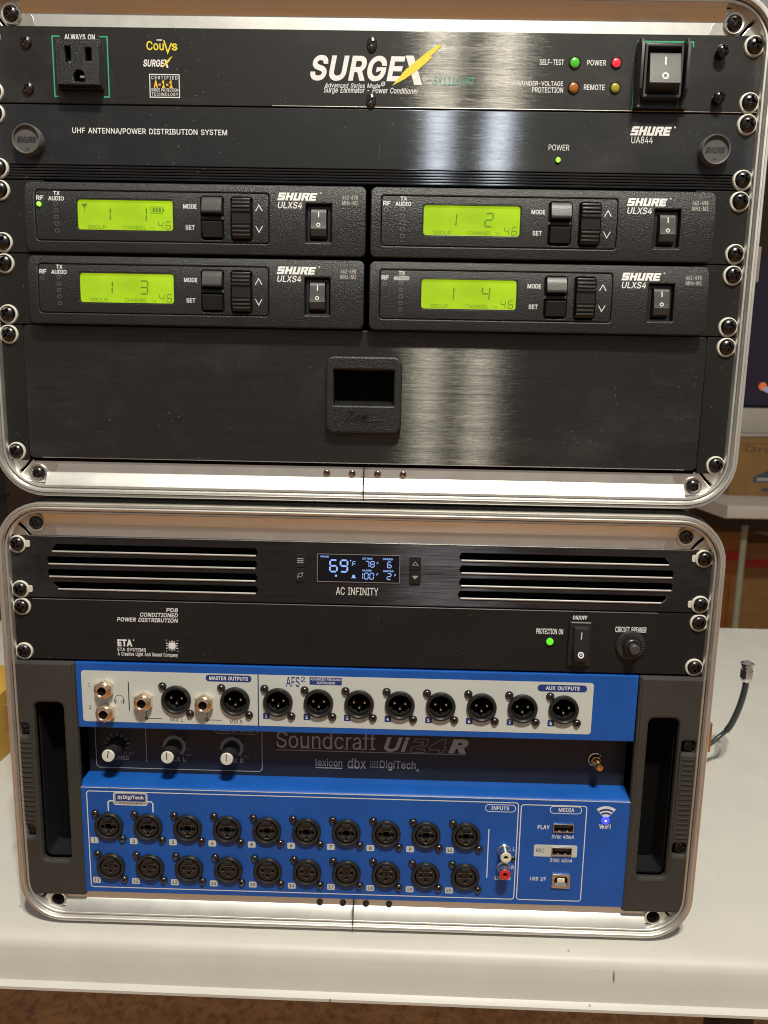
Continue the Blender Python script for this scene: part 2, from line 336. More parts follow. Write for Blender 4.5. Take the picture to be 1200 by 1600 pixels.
# letter outlines: character number, advance, then contours as x, y in 1/500 em
LETTERS = [
(65, 240, [[8,0,101,254,138,254,231,0,198,0,144,151,138,167,132,186,125,210,116,239,123,239,114,209,106,185,100,166,95,151,43,0],[55,71,55,99,185,99,185,71]]),
(66, 228, [[30,0,30,254,121,254,145,252,164,245,180,235,190,221,197,205,199,187,198,172,193,160,187,150,178,143,168,137,157,133,157,131,170,129,182,123,192,114,201,102,207,86,209,68,207,50,200,33,189,20,172,9,151,2,123,0],[62,29,122,29,148,31,165,40,175,53,178,68,176,81,171,92,163,102,153,109,140,114,124,115,62,115],[62,143,119,143,132,144,144,148,154,155,162,163,166,174,168,186,165,202,156,214,141,223,120,226,62,226]]),
(67, 255, [[134,-3,113,-2,93,4,75,12,59,25,46,40,35,58,27,78,22,101,20,127,22,153,27,176,35,197,46,215,59,230,75,242,93,251,113,256,134,258,152,256,170,252,186,245,201,236,214,224,224,209,232,193,236,174,204,174,200,186,195,197,187,206,179,214,169,220,158,224,146,227,134,228,111,225,92,216,75,202,62,182,54,157,52,127,54,97,63,72,75,53,92,38,112,29,134,26,146,27,158,30,169,34,179,40,187,48,195,57,200,68,204,80,236,80,232,62,224,45,214,31,201,19,187,9,170,2,153,-2]]),
(68, 251, [[109,0,48,0,48,29,107,29,136,31,159,40,177,55,189,75,197,99,200,128,197,156,190,180,177,200,160,214,138,223,110,226,47,226,47,254,113,254,136,253,157,248,176,239,200,221,217,196,225,175,229,153,231,128,229,102,224,80,217,59,206,42,192,27,175,15,156,7,134,2],[62,254,62,0,30,0,30,254]]),
(69, 209, [[30,0,30,254,186,254,186,226,62,226,62,143,178,143,178,114,62,114,62,29,188,29,188,0]]),
(70, 205, [[30,0,30,254,185,254,185,226,62,226,62,139,173,139,173,111,62,111,62,0]]),
(71, 260, [[134,-3,113,-2,93,4,75,13,59,25,45,40,35,58,27,78,22,102,20,127,22,153,27,176,35,197,45,215,59,230,74,242,92,251,112,256,132,258,152,256,170,252,187,245,202,235,214,222,225,208,232,192,237,174,204,174,199,186,194,197,186,206,178,213,168,220,158,224,146,227,133,228,111,225,92,216,75,202,62,182,54,157,52,127,54,97,63,72,75,53,92,38,112,29,134,26,155,29,172,36,187,47,198,62,205,80,207,101,217,100,141,100,141,128,239,128,239,100,236,71,225,45,209,25,188,9,163,0]]),
(72, 258, [[30,0,30,254,62,254,62,144,196,144,196,254,228,254,228,0,196,0,196,116,62,116,62,0]]),
(73, 150, [[16,0,16,29,59,29,59,226,16,226,16,254,135,254,135,226,91,226,91,29,135,29,135,0]]),
(74, 198, [[93,-3,62,2,38,16,26,31,19,50,17,73,17,86,49,86,49,73,52,52,61,37,75,28,93,25,110,28,124,37,133,52,136,73,136,254,168,254,168,73,166,50,159,31,147,16,123,2]]),
(75, 233, [[52,73,52,108,61,119,70,131,78,141,87,152,96,162,106,172,182,254,224,254,116,138,114,138],[30,0,30,254,62,254,62,167,62,112,62,97,62,0],[186,0,94,130,114,155,224,0]]),
(76, 196, [[30,0,30,254,62,254,62,29,181,29,181,0]]),
(77, 314, [[30,0,30,254,76,254,139,94,141,87,144,79,150,61,153,52,156,42,158,33,161,24,154,24,159,41,165,61,168,70,171,79,174,87,176,94,238,254,284,254,284,0,252,0,252,145,252,163,252,174,253,184,253,207,253,229,256,229,253,217,249,205,241,181,237,171,234,161,231,152,228,145,171,0,143,0,85,145,83,152,80,160,72,181,69,192,65,204,60,216,56,229,59,229,60,208,60,186,61,164,61,154,61,145,61,0]]),
(78, 262, [[30,0,30,254,68,254,172,91,176,84,181,75,187,65,194,53,200,41,207,27,202,27,201,41,200,54,200,67,200,79,199,97,199,254,232,254,232,0,193,0,101,145,95,155,89,165,82,177,74,191,54,226,60,227,61,192,62,177,62,164,62,153,62,145,62,0]]),
(79, 267, [[133,-3,112,-2,93,4,75,12,59,25,46,40,35,58,27,78,22,101,20,127,22,153,27,176,35,197,46,215,59,230,75,242,93,251,112,256,133,258,155,256,174,251,192,242,208,230,221,215,232,197,240,176,245,153,247,127,245,101,240,78,232,58,221,40,208,25,192,12,174,4,155,-2],[133,26,155,29,175,38,191,52,204,72,212,97,215,127,212,157,204,182,191,202,175,216,155,225,133,228,112,225,92,216,75,202,63,182,54,157,52,127,54,97,63,72,75,52,92,38,112,29]]),
(80, 222, [[30,0,30,254,118,254,144,252,166,244,183,231,195,215,202,195,204,174,202,152,195,133,183,116,166,104,144,96,118,93,55,93,55,121,116,121,134,123,149,128,159,136,167,147,171,160,172,174,171,188,167,201,159,211,148,219,134,224,116,226,62,226,62,0]]),
(81, 267, [[123,80,156,80,185,42,192,32,234,-24,200,-24,173,13,166,23],[133,-3,112,-2,93,4,75,12,59,25,46,40,35,58,27,78,22,101,20,127,22,153,27,176,35,197,46,215,59,230,75,242,93,251,112,256,133,258,155,256,174,251,192,242,208,230,221,215,232,197,240,176,245,153,247,127,245,101,240,78,232,58,221,40,208,25,192,12,174,4,155,-2],[133,26,155,29,175,38,191,52,204,72,212,97,215,127,212,157,204,182,191,202,175,216,155,225,133,228,112,225,92,216,75,202,63,182,54,157,52,127,54,97,63,72,75,52,92,38,112,29]]),
(82, 224, [[30,0,30,254,118,254,145,252,167,244,183,232,195,217,202,198,205,176,202,154,195,136,183,120,166,109,145,101,118,99,48,99,48,128,117,128,135,129,149,133,160,141,167,150,171,162,173,176,171,190,167,202,159,212,149,220,134,224,116,226,62,226,62,0],[177,0,115,115,151,115,214,0]]),
(83, 223, [[112,-4,86,-2,64,5,46,15,32,30,23,48,19,68,52,68,55,55,62,44,71,35,83,29,97,26,112,25,128,26,143,30,155,37,165,46,171,57,173,70,171,81,166,89,158,96,148,102,136,107,122,111,92,120,64,130,43,145,30,163,26,186,29,206,37,224,51,238,69,249,90,256,114,258,137,256,158,249,175,238,189,224,197,208,200,189,169,189,163,206,151,219,134,227,112,229,97,228,84,224,73,218,64,209,59,199,58,188,60,176,65,167,74,160,85,154,96,150,106,147,132,140,144,136,156,132,168,126,179,119,189,110,197,99,202,85,204,69,201,50,193,32,180,17,162,5,139,-2]]),
(84, 224, [[16,226,16,254,208,254,208,226,128,226,128,0,96,0,96,226]]),
(85, 259, [[129,-4,101,-1,77,8,57,22,42,40,33,62,30,87,30,254,62,254,62,89,64,72,70,57,80,44,94,34,110,28,129,26,149,28,165,34,179,44,188,57,194,72,196,89,196,254,229,254,229,87,226,62,216,40,201,22,182,8,157,-1]]),
(86, 240, [[102,0,8,254,42,254,96,103,101,88,108,69,115,45,124,15,117,15,126,45,133,69,140,88,145,103,197,254,231,254,139,0]]),
(87, 343, [[78,0,8,254,41,254,82,98,85,85,88,73,91,60,93,47,96,33,98,20,95,20,97,33,100,47,103,60,106,73,109,85,112,98,153,254,190,254,231,98,234,85,237,73,240,60,243,47,246,33,249,20,244,20,247,33,249,47,252,60,255,73,261,98,302,254,335,254,265,0,228,0,184,161,180,178,176,196,172,215,168,237,175,237,171,216,167,197,164,179,159,161,115,0]]),
(88, 237, [[9,0,109,142,109,118,15,254,52,254,89,200,96,190,102,181,107,172,112,164,116,156,122,146,116,146,121,156,126,164,131,172,136,181,142,190,149,200,187,254,223,254,129,119,129,143,228,0,191,0,146,65,140,74,134,83,129,90,125,98,120,106,115,116,122,116,117,106,113,98,108,91,103,83,97,74,91,65,46,0]]),
(89, 236, [[102,0,102,104,8,254,46,254,96,172,104,159,111,146,118,132,125,115,112,115,119,132,126,146,133,159,140,172,191,254,228,254,134,104,134,0]]),
(90, 219, [[21,0,21,23,137,193,145,204,153,215,162,227,170,238,174,227,158,227,143,226,127,226,111,226,20,226,20,254,198,254,198,231,84,64,76,52,67,40,58,28,49,17,45,27,61,28,76,28,92,28,107,29,200,29,200,0]]),
(97, 195, [[80,-4,63,-3,47,2,34,11,24,22,17,37,15,54,17,69,22,80,29,90,39,97,50,102,63,105,76,108,89,110,105,112,117,113,126,115,133,117,136,121,138,127,138,128,137,139,133,148,128,156,120,161,110,164,98,165,85,164,75,161,66,156,59,150,54,144,50,137,20,146,29,161,39,173,52,182,66,188,82,191,97,192,108,192,119,190,131,186,143,180,153,172,161,160,167,145,168,126,168,0,138,0,138,26,136,26,132,19,126,12,118,6,108,1,95,-3],[85,23,101,24,114,29,124,37,132,47,136,57,138,69,138,95,130,91,123,89,116,88,108,87,100,86,88,84,77,82,67,79,58,75,52,70,47,62,46,52,47,43,51,36,57,30,65,26,74,24]]),
(98, 212, [[115,-4,99,-3,86,2,76,8,69,16,63,23,59,29,56,29,56,0,26,0,26,254,57,254,57,160,59,160,63,166,69,173,76,180,86,186,98,191,115,192,137,189,156,180,173,166,185,146,193,122,195,94,193,66,185,42,173,23,157,8,137,-1],[110,23,126,26,140,33,150,44,158,58,163,75,164,95,163,114,158,131,150,145,140,156,126,163,110,165,94,163,81,156,70,145,62,131,58,114,56,95,58,75,63,58,70,43,81,32,94,26]]),
(99, 198, [[104,-4,79,-1,58,8,41,23,28,43,20,66,17,94,20,122,28,146,41,165,58,180,79,189,104,192,117,191,130,189,142,184,153,178,162,170,170,161,176,150,181,138,151,131,149,138,145,145,141,150,135,155,128,159,121,162,113,164,104,165,86,162,73,155,62,144,54,129,50,112,48,94,50,75,54,59,62,44,73,33,86,26,104,23,113,24,121,26,129,29,135,33,141,38,146,44,149,51,152,59,181,51,177,39,171,28,163,19,153,11,142,4,130,0,117,-3]]),
(100, 212, [[98,-4,75,-1,56,8,40,23,27,42,20,66,17,94,20,122,27,146,40,166,56,180,75,189,98,192,114,191,126,186,136,180,144,173,149,166,153,160,155,160,155,254,186,254,186,0,156,0,156,29,153,29,149,23,143,16,136,8,126,2,114,-3],[102,23,118,26,132,32,142,43,150,58,154,75,156,95,154,114,150,131,142,145,132,156,118,163,102,165,86,163,72,156,62,145,54,131,50,114,48,95,50,75,54,58,62,44,73,33,86,26]]),
(101, 202, [[106,-4,80,-1,58,8,41,23,28,42,20,66,17,93,20,121,28,145,40,165,58,180,78,189,103,192,118,191,133,187,147,180,160,170,170,157,179,141,184,121,186,97,186,85,37,85,37,110,169,110,155,101,153,119,149,134,141,147,131,157,118,163,103,165,87,163,73,157,62,147,54,135,50,121,48,105,48,89,50,69,55,53,64,40,76,31,90,25,106,23,117,24,127,26,135,31,143,36,149,44,153,53,182,45,177,32,168,20,156,10,141,2,125,-3]]),
(102, 127, [[114,190,114,164,3,164,3,190],[40,0,40,216,42,231,48,243,57,252,68,259,80,264,94,265,103,265,111,263,117,262,121,260,114,234,107,236,103,237,97,237,85,235,77,230,72,221,71,209,71,0]]),
(103, 213, [[103,-75,84,-74,67,-70,53,-63,41,-55,32,-45,25,-35,51,-20,55,-26,61,-33,68,-39,77,-44,89,-48,103,-49,124,-46,141,-38,152,-23,156,-3,156,34,153,34,149,28,143,21,136,14,126,8,114,4,97,2,76,5,56,13,40,27,28,45,20,68,17,96,20,123,27,147,40,166,56,180,76,189,98,192,114,191,127,186,137,180,144,173,150,166,154,159,157,159,157,190,186,190,186,-4,183,-27,175,-45,162,-59,145,-68,125,-73],[102,30,118,32,132,38,142,47,150,61,155,77,156,96,155,115,150,132,142,146,132,156,119,163,102,165,86,163,73,156,62,145,54,131,50,115,48,96,50,78,54,61,62,48,73,38,86,32]]),
(104, 205, [[57,113,57,0,26,0,26,254,57,254,57,144,51,144,62,166,76,181,94,189,114,192,132,190,148,184,161,174,170,160,177,142,179,120,179,0,148,0,148,118,145,137,136,152,123,161,105,165,92,163,80,159,71,151,63,141,58,129]]),
(105, 83, [[26,0,26,190,57,190,57,0],[42,221,34,223,27,227,22,234,21,242,22,249,27,256,34,260,42,262,50,260,57,256,62,249,63,242,62,234,57,227,50,223]]),
(106, 83, [[26,190,57,190,57,-15,55,-31,51,-45,43,-56,32,-65,19,-70,2,-71,-5,-71,-5,-43,1,-43,12,-42,20,-36,25,-27,26,-15],[42,221,34,223,27,227,22,234,20,242,22,249,27,256,34,260,42,262,50,260,57,256,61,249,63,242,61,234,57,227,50,223]]),
(107, 190, [[55,68,55,106,60,106,142,190,180,190,92,100,89,100],[26,0,26,254,57,254,57,0],[147,0,74,93,96,114,186,0]]),
(108, 95, [[70,-1,50,2,37,10,29,24,26,42,26,254,57,254,57,49,58,38,60,31,65,27,73,26,80,26,85,27,90,1,81,0,75,-1]]),
(109, 305, [[26,0,26,190,56,190,56,148,54,148,59,162,66,173,75,182,86,188,98,192,110,193,129,190,144,180,154,166,160,147,156,147,161,160,169,172,178,181,190,187,204,192,218,193,234,191,249,186,261,177,270,164,276,148,278,128,278,0,248,0,248,127,245,145,236,156,224,163,209,165,197,164,187,160,179,153,173,145,169,135,168,124,168,0,137,0,137,130,134,144,126,156,115,163,100,165,89,164,79,160,70,154,63,145,58,133,57,119,57,0]]),
(110, 205, [[57,113,57,0,26,0,26,190,56,190,56,144,51,144,62,166,76,181,94,189,114,192,132,190,147,184,160,174,170,160,176,142,179,120,179,0,148,0,148,118,145,137,136,152,123,161,105,165,92,163,80,159,71,151,63,141,58,129]]),
(111, 208, [[104,-4,79,-1,58,8,41,23,28,43,20,66,17,94,20,122,28,146,41,165,58,180,79,189,104,192,128,189,149,180,167,165,180,146,188,122,191,94,188,66,180,43,167,23,149,8,128,-1],[104,23,121,26,135,33,146,44,154,59,158,75,160,94,158,112,154,129,146,144,135,155,121,162,104,165,86,162,73,155,62,144,54,129,50,112,48,94,50,75,54,59,62,44,73,33,86,26]]),
(112, 212, [[26,-71,26,190,56,190,56,160,59,160,63,166,69,173,76,180,86,186,98,191,115,192,137,189,156,180,173,166,185,146,193,122,195,94,193,66,185,42,173,23,157,8,137,-1,115,-4,99,-3,86,2,76,8,69,16,63,23,59,29,57,29,57,-71],[110,23,126,26,140,33,150,44,158,58,163,75,164,95,163,114,158,131,150,145,140,156,126,163,110,165,94,163,81,156,70,145,62,131,58,114,56,95,58,75,63,58,70,43,81,32,94,26]]),
(113, 212, [[186,-71,155,-71,155,29,153,29,149,23,143,16,136,8,126,2,114,-3,98,-4,75,-1,56,8,40,23,27,42,20,66,17,94,20,122,27,146,40,166,56,180,75,189,98,192,114,191,126,186,136,180,144,173,149,166,153,160,156,160,156,190,186,190],[102,23,118,26,132,32,142,43,150,58,154,75,156,95,154,114,150,131,142,145,132,156,118,163,102,165,86,163,72,156,62,145,54,131,50,114,48,95,50,75,54,58,62,44,73,33,86,26]]),
(114, 130, [[26,0,26,190,56,190,56,160,58,160,65,173,76,184,90,190,107,192,115,192,122,192,122,161,115,162,109,163,103,163,91,161,80,157,70,151,63,142,58,131,57,118,57,0]]),
(115, 182, [[91,-4,72,-3,56,2,42,9,31,19,23,32,18,47,47,53,53,40,62,30,75,25,91,23,108,25,122,31,131,40,134,51,132,60,127,68,118,74,106,78,75,85,52,93,36,104,27,119,23,137,26,152,33,166,43,177,58,185,74,190,94,192,112,191,127,186,140,179,149,170,157,158,162,145,134,139,129,149,121,158,110,164,94,166,78,164,65,158,57,150,54,139,56,129,62,122,72,116,86,111,115,105,137,97,153,86,162,71,166,53,163,37,156,24,145,12,130,3,112,-2]]),
(116, 114, [[102,190,102,164,3,164,3,190],[32,236,63,236,63,49,64,38,68,31,75,26,85,25,93,26,101,27,107,1,102,0,96,-1,90,-2,84,-2,62,1,46,11,36,26,32,46]]),
(117, 205, [[91,-3,73,-1,57,5,44,15,35,29,28,47,26,69,26,190,57,190,57,72,60,52,68,37,82,28,100,25,113,27,125,31,134,38,142,48,146,61,148,76,148,190,179,190,179,0,149,0,149,46,154,46,143,23,129,8,111,0]]),
(118, 195, [[81,0,9,190,42,190,83,78,88,60,93,43,98,27,103,10,92,10,97,27,101,43,106,60,112,78,152,190,186,190,113,0]]),
(119, 284, [[69,0,11,190,44,190,67,107,72,89,77,68,82,46,88,21,82,21,88,45,93,67,98,88,103,107,126,190,158,190,181,107,186,88,191,68,196,45,201,21,196,21,201,45,206,68,212,88,217,107,240,190,272,190,215,0,184,0,159,86,152,112,149,126,145,140,138,169,145,169,138,140,135,126,131,112,128,99,124,86,99,0]]),
(120, 189, [[10,0,86,109,86,86,14,190,50,190,74,153,82,139,90,127,97,115,104,103,88,103,95,115,101,127,108,139,117,153,141,190,176,190,104,84,104,107,179,0,143,0,115,43,107,56,100,68,93,80,86,91,102,91,95,80,89,68,82,56,74,43,46,0]]),
(121, 195, [[24,-69,31,-43,36,-44,44,-45,52,-44,59,-42,65,-37,71,-29,75,-18,81,-1,9,190,42,190,83,78,88,60,93,43,98,27,103,10,92,10,97,27,101,43,106,60,112,78,153,190,186,190,102,-29,96,-43,88,-54,80,-62,70,-68,58,-71,46,-73,39,-72,32,-72]]),
(122, 190, [[21,0,21,23,127,160,127,161,24,161,24,190,166,190,166,165,63,30,63,28,169,28,169,0]]),
(48, 227, [[113,-3,87,0,65,12,47,31,34,57,29,77,25,101,24,127,25,153,29,177,35,197,48,223,65,242,87,254,113,258,139,254,161,242,179,223,192,197,198,177,201,153,203,127,201,101,198,77,192,57,179,31,162,12,140,0],[113,25,131,28,145,37,157,52,165,72,170,97,172,127,170,157,165,182,157,203,145,218,131,227,113,230,96,227,82,218,70,203,62,182,56,157,55,127,56,97,62,72,70,52,82,37,96,28]]),
(49, 227, [[38,0,38,27,195,27,195,0],[138,254,138,0,106,0,106,224,105,224,43,179,43,213,99,254]]),
(50, 227, [[32,0,32,24,117,114,130,129,141,141,149,153,155,163,159,174,160,186,159,198,154,209,146,218,137,224,125,228,112,230,98,228,86,224,77,216,69,207,65,195,64,181,33,181,35,202,43,221,55,237,72,248,91,255,112,258,134,255,153,248,169,237,181,223,188,205,191,186,189,172,185,159,179,145,168,129,153,111,133,90,76,30,76,28,195,28,195,0]]),
(51, 227, [[109,-3,87,-1,66,5,49,15,35,29,26,46,22,66,55,66,57,54,63,44,72,35,83,30,95,26,109,25,124,26,138,30,149,37,157,46,163,58,165,72,163,86,158,98,150,109,137,117,121,122,101,124,78,124,78,150,144,224,144,226,35,226,35,254,186,254,186,230,106,139,106,144,132,144,154,138,172,127,185,111,194,93,196,72,194,51,185,33,172,18,154,6,133,-1]]),
(52, 227, [[20,53,20,79,123,254,155,254,54,83,54,81,207,81,207,53],[141,0,141,61,141,73,141,159,171,159,171,0]]),
(53, 227, [[111,-3,89,-1,70,6,54,16,41,30,33,47,30,65,61,65,64,54,69,44,77,36,87,30,98,26,111,25,125,27,138,32,149,41,157,52,162,66,164,81,162,97,157,111,148,122,137,131,124,137,109,138,96,137,84,134,73,129,64,123,34,126,48,254,183,254,183,226,75,226,67,151,68,151,77,157,89,162,101,166,115,167,131,165,147,160,161,153,172,143,182,130,189,116,194,99,195,82,193,58,184,38,171,21,154,8,134,-1]]),
(54, 227, [[113,-3,91,-1,71,7,55,20,42,37,34,58,32,81,34,100,40,119,51,142,69,170,126,254,161,254,75,131,73,131,77,137,83,144,90,149,98,153,107,156,117,157,139,155,158,147,173,136,185,120,192,101,194,79,192,56,184,36,171,20,155,7,135,-1],[113,24,127,26,139,31,149,40,157,51,162,64,164,79,162,94,157,107,149,118,139,126,127,131,113,133,99,131,87,126,77,118,69,107,64,94,62,79,64,64,69,51,77,40,87,31,99,26]]),
(55, 227, [[48,0,162,224,162,226,31,226,31,254,195,254,195,224,82,0]]),
(56, 227, [[113,-3,89,-1,68,6,50,17,37,31,29,48,26,68,28,83,33,98,40,110,51,121,63,128,76,132,76,133,59,141,46,154,38,171,35,190,38,209,45,225,57,239,73,249,92,256,113,258,134,256,153,249,169,239,181,225,188,209,191,190,188,171,180,154,167,141,150,133,150,132,164,128,176,121,186,110,194,98,199,83,200,68,198,48,189,31,176,17,158,6,137,-1],[113,25,129,26,142,30,153,37,161,46,167,57,168,69,167,83,161,94,153,104,141,111,128,116,113,118,98,116,85,111,73,104,65,94,59,83,58,69,59,57,64,46,73,37,84,30,97,26],[113,145,126,146,137,150,146,157,154,165,158,176,160,188,158,200,154,210,147,218,138,225,126,229,113,230,100,229,89,225,79,218,72,210,68,200,66,188,68,176,72,165,79,157,89,150,100,146]]),
(57, 227, [[113,258,135,255,155,247,171,234,184,217,192,197,194,173,192,155,186,135,175,112,158,84,100,0,65,0,151,124,154,124,149,117,144,111,137,105,128,101,119,98,109,97,87,100,69,107,53,119,41,134,34,154,32,176,34,198,42,218,55,235,71,247,91,255],[113,230,99,228,87,223,77,215,69,204,64,191,63,176,64,161,69,148,77,137,87,129,99,123,113,122,127,123,139,129,149,137,157,147,162,160,164,175,162,190,157,204,150,215,139,223,127,228]]),
(45, 227, [[168,122,168,94,57,94,57,122]]),
(47, 125, [[117,266,36,-38,7,-38,89,266]]),
(38, 224, [[98,-3,75,-1,55,6,39,17,27,31,20,48,17,67,19,82,24,95,32,106,42,117,55,128,70,139,108,168,113,172,118,176,123,181,127,187,130,194,131,202,129,214,123,223,113,228,101,230,92,229,84,227,77,222,73,216,69,208,68,199,69,190,73,182,78,173,84,164,92,153,102,142,219,0,182,0,86,116,61,146,51,159,44,172,39,185,38,199,40,215,45,229,55,241,67,249,82,255,100,257,118,255,133,249,145,241,154,230,160,217,162,202,161,191,158,181,152,171,146,162,137,154,128,146,77,109,64,98,55,87,50,77,48,66,50,54,55,44,62,35,72,29,83,25,96,23,111,25,126,30,139,37,151,48,160,61,168,76,173,93,174,112,204,112,202,90,198,72,192,57,185,46,179,38,173,31,166,23,153,12,136,3,117,-2]]),
(46, 94, [[48,-2,39,-1,31,4,26,12,25,20,26,29,31,37,39,42,48,43,56,42,64,37,69,29,71,20,69,12,64,4,56,-1]]),
]
GLYPH = {}
def load_glyphs():
    for code, adv, cs in LETTERS:
        GLYPH[chr(code)] = (adv/500, [[(c[k]/500, c[k+1]/500) for k in range(0, len(c), 2)] for c in cs])
    GLYPH[' '] = (.28, [])
    GLYPH['\u00ae'] = (.6, [circ(.3, .5, .28, 14)[::-1], circ(.3, .5, .2, 14), circ(.3, .5, .08, 8)[::-1]])
def grow(c, d):
    """move a contour sideways by d (outlines run clockwise, counters the other way)"""
    if not d: return c
    out = []; n = len(c)
    for i in range(n):
        (x0, y0), (x1, y1), (x2, y2) = c[i-1], c[i], c[(i+1) % n]
        a, b = (x1-x0, y1-y0), (x2-x1, y2-y1); la, lb = math.hypot(*a) or 1, math.hypot(*b) or 1
        n1, n2 = (-a[1]/la, a[0]/la), (-b[1]/lb, b[0]/lb)
        mx, my = n1[0]+n2[0], n1[1]+n2[1]; l = math.hypot(mx, my)
        if l < .2: mx, my, l = n1[0], n1[1], 1
        mx, my = mx/l, my/l; k = d/max(.6, mx*n1[0]+my*n1[1])
        out.append((x1+mx*k, y1+my*k))
    return out
def winding(x, y, cs):
    w = 0
    for c in cs:
        for i in range(len(c)):
            (x1, y1), (x2, y2) = c[i-1], c[i]
            if (y1 > y) != (y2 > y):
                if x < (x2-x1)*(y-y1)/(y2-y1)+x1: w += 1 if y2 > y1 else -1
    return w
FILLED = {}
def glyph_fill(ch, bold):
    """triangulated letter, filled wherever its outlines wind round a point, so crossing strokes stay whole"""
    if (ch, bold) in FILLED: return FILLED[ch, bold]
    cs = [grow(c, bold) for c in GLYPH[ch][1]]; V, F = [], []
    if cs:
        vs, es = [], []
        for c in cs:
            k = len(vs); vs += [Vector(p) for p in c]; es += [(k+i, k+(i+1) % len(c)) for i in range(len(c))]
        ov, oe, of = delaunay_2d_cdt(vs, es, [], 0, 1e-5)[:3]
        V = [(p.x, p.y) for p in ov]
        for f in of:
            mx, my = sum(ov[q].x for q in f)/3, sum(ov[q].y for q in f)/3
            if winding(mx, my, cs): F.append(list(f))
    FILLED[ch, bold] = (V, F); return V, F
def text(parent, s, x0, z0, x1, z1, mat='white', y=-.12, bold=.0, shear=0, name='lettering', spacing=1.0):
    """lettering fitted into the box x0..x1, z0..z1"""
    if not GLYPH: load_glyphs()
    pen = 0; V, F = [], []
    for ch in s:
        v, f = glyph_fill(ch, bold); k = len(V)
        V += [(pen+p[0]+p[1]*shear, p[1]) for p in v]; F += [[k+q for q in p] for p in f]
        pen += GLYPH[ch][0]+(spacing-1)*.5+bold
    a, b, c, d = min(p[0] for p in V), max(p[0] for p in V), min(p[1] for p in V), max(p[1] for p in V)
    V = [(x0+(p[0]-a)/(b-a)*(x1-x0), y, z0+(p[1]-c)/(d-c)*(z1-z0)) for p in V]
    me = bpy.data.meshes.new(name); me.from_pydata(V, [], F)
    return link(name, finish(me, mat, False), parent)

SEG = {'0': 'abcdef', '1': 'bc', '2': 'abged', '3': 'abgcd', '4': 'fgbc', '5': 'afgcd', '6': 'afgedc', '7': 'abc', '8': 'abcdefg', '9': 'abcdfg', 'F': 'aefg'}
def seg7(ch, x, z, w, h, t, slant=.06):
    o = []; g = t*.22
    def hbar(zc): o.append([(x+g, zc), (x+g+t/2, zc+t/2), (x+w-g-t/2, zc+t/2), (x+w-g, zc), (x+w-g-t/2, zc-t/2), (x+g+t/2, zc-t/2)])
    def vbar(xc, za, zb): o.append([(xc, za+g), (xc+t/2, za+g+t/2), (xc+t/2, zb-g-t/2), (xc, zb-g), (xc-t/2, zb-g-t/2), (xc-t/2, za+g+t/2)])
    for q in SEG[ch]:
        if q == 'a': hbar(z+h)
        if q == 'g': hbar(z+h/2)
        if q == 'd': hbar(z)
        if q == 'b': vbar(x+w, z+h/2, z+h)
        if q == 'c': vbar(x+w, z, z+h/2)
        if q == 'f': vbar(x, z+h/2, z+h)
        if q == 'e': vbar(x, z, z+h/2)
    return [[(px+(pz-z)*slant, pz) for px, pz in c] for c in o]

# block logo letters, each a list of boxes in a 4 x 5 cell, joined as slanted heavy strokes
def heavy_word(word, x0, z0, x1, z1, slant=.25):
    cells = {
     'S': [[(0,5),(4.2,5),(4.2,3.7),(1.5,3.7),(1.5,3.15),(4.2,3.15),(4.2,0),(0,0),(0,1.3),(2.7,1.3),(2.7,1.85),(0,1.85)]],
     'H': [[(0,0),(1.5,0),(1.5,1.95),(2.7,1.95),(2.7,0),(4.2,0),(4.2,5),(2.7,5),(2.7,3.2),(1.5,3.2),(1.5,5),(0,5)]],
     'U': [[(0,5),(1.5,5),(1.5,1.3),(2.7,1.3),(2.7,5),(4.2,5),(4.2,0),(0,0)]],
     'R': [[(0,0),(1.5,0),(1.5,1.9),(2.2,1.9),(2.9,0),(4.6,0),(3.7,2.1),(4.3,2.5),(4.3,5),(0,5)], [(1.5,3.1),(2.8,3.1),(2.8,3.9),(1.5,3.9)]],
     'E': [[(0,0),(4.1,0),(4.1,1.3),(1.5,1.3),(1.5,1.9),(3.8,1.9),(3.8,3.1),(1.5,3.1),(1.5,3.7),(4.1,3.7),(4.1,5),(0,5)]]}
    W = len(word)*4.75-.4; k = (x1-x0)/(W+5*slant); hz = (z1-z0)/5; o = []
    for i, ch in enumerate(word):
        for c in cells[ch]: o.append([(x0+(px+i*4.75+pz*slant)*k, z0+pz*hz) for px, pz in c])
    return o

MESH = {}
def cached(key, fn):
    if key not in MESH: MESH[key] = fn()
    return MESH[key]
def phillips(key, R, H, mat, rec=.9, n=26, ang=0.5):
    """domed screw head with a sunk cross, facing -Y, seat at y = 0"""
    def mk():
        bm = bmesh.new(); g = {}
        ca, sa = math.cos(ang), math.sin(ang)
        for i in range(n+1):
            for j in range(n+1):
                u, v = -1+2*i/n, -1+2*j/n
                x, z = u*math.sqrt(1-v*v/2), v*math.sqrt(1-u*u/2)
                r2 = min(1, x*x+z*z); h = H*math.sqrt(max(0, 1-r2*.93))
                a, b = x*ca+z*sa, -x*sa+z*ca
                if (abs(a) < .15 and abs(b) < .6) or (abs(b) < .15 and abs(a) < .6): h -= rec*(1.1-.8*math.sqrt(r2))
                g[i, j] = bm.verts.new((x*R, -h, z*R))
        for i in range(n):
            for j in range(n): bm.faces.new((g[i, j], g[i+1, j], g[i+1, j+1], g[i, j+1]))
        return from_bm(bm, key, mat)
    return cached(key, mk)

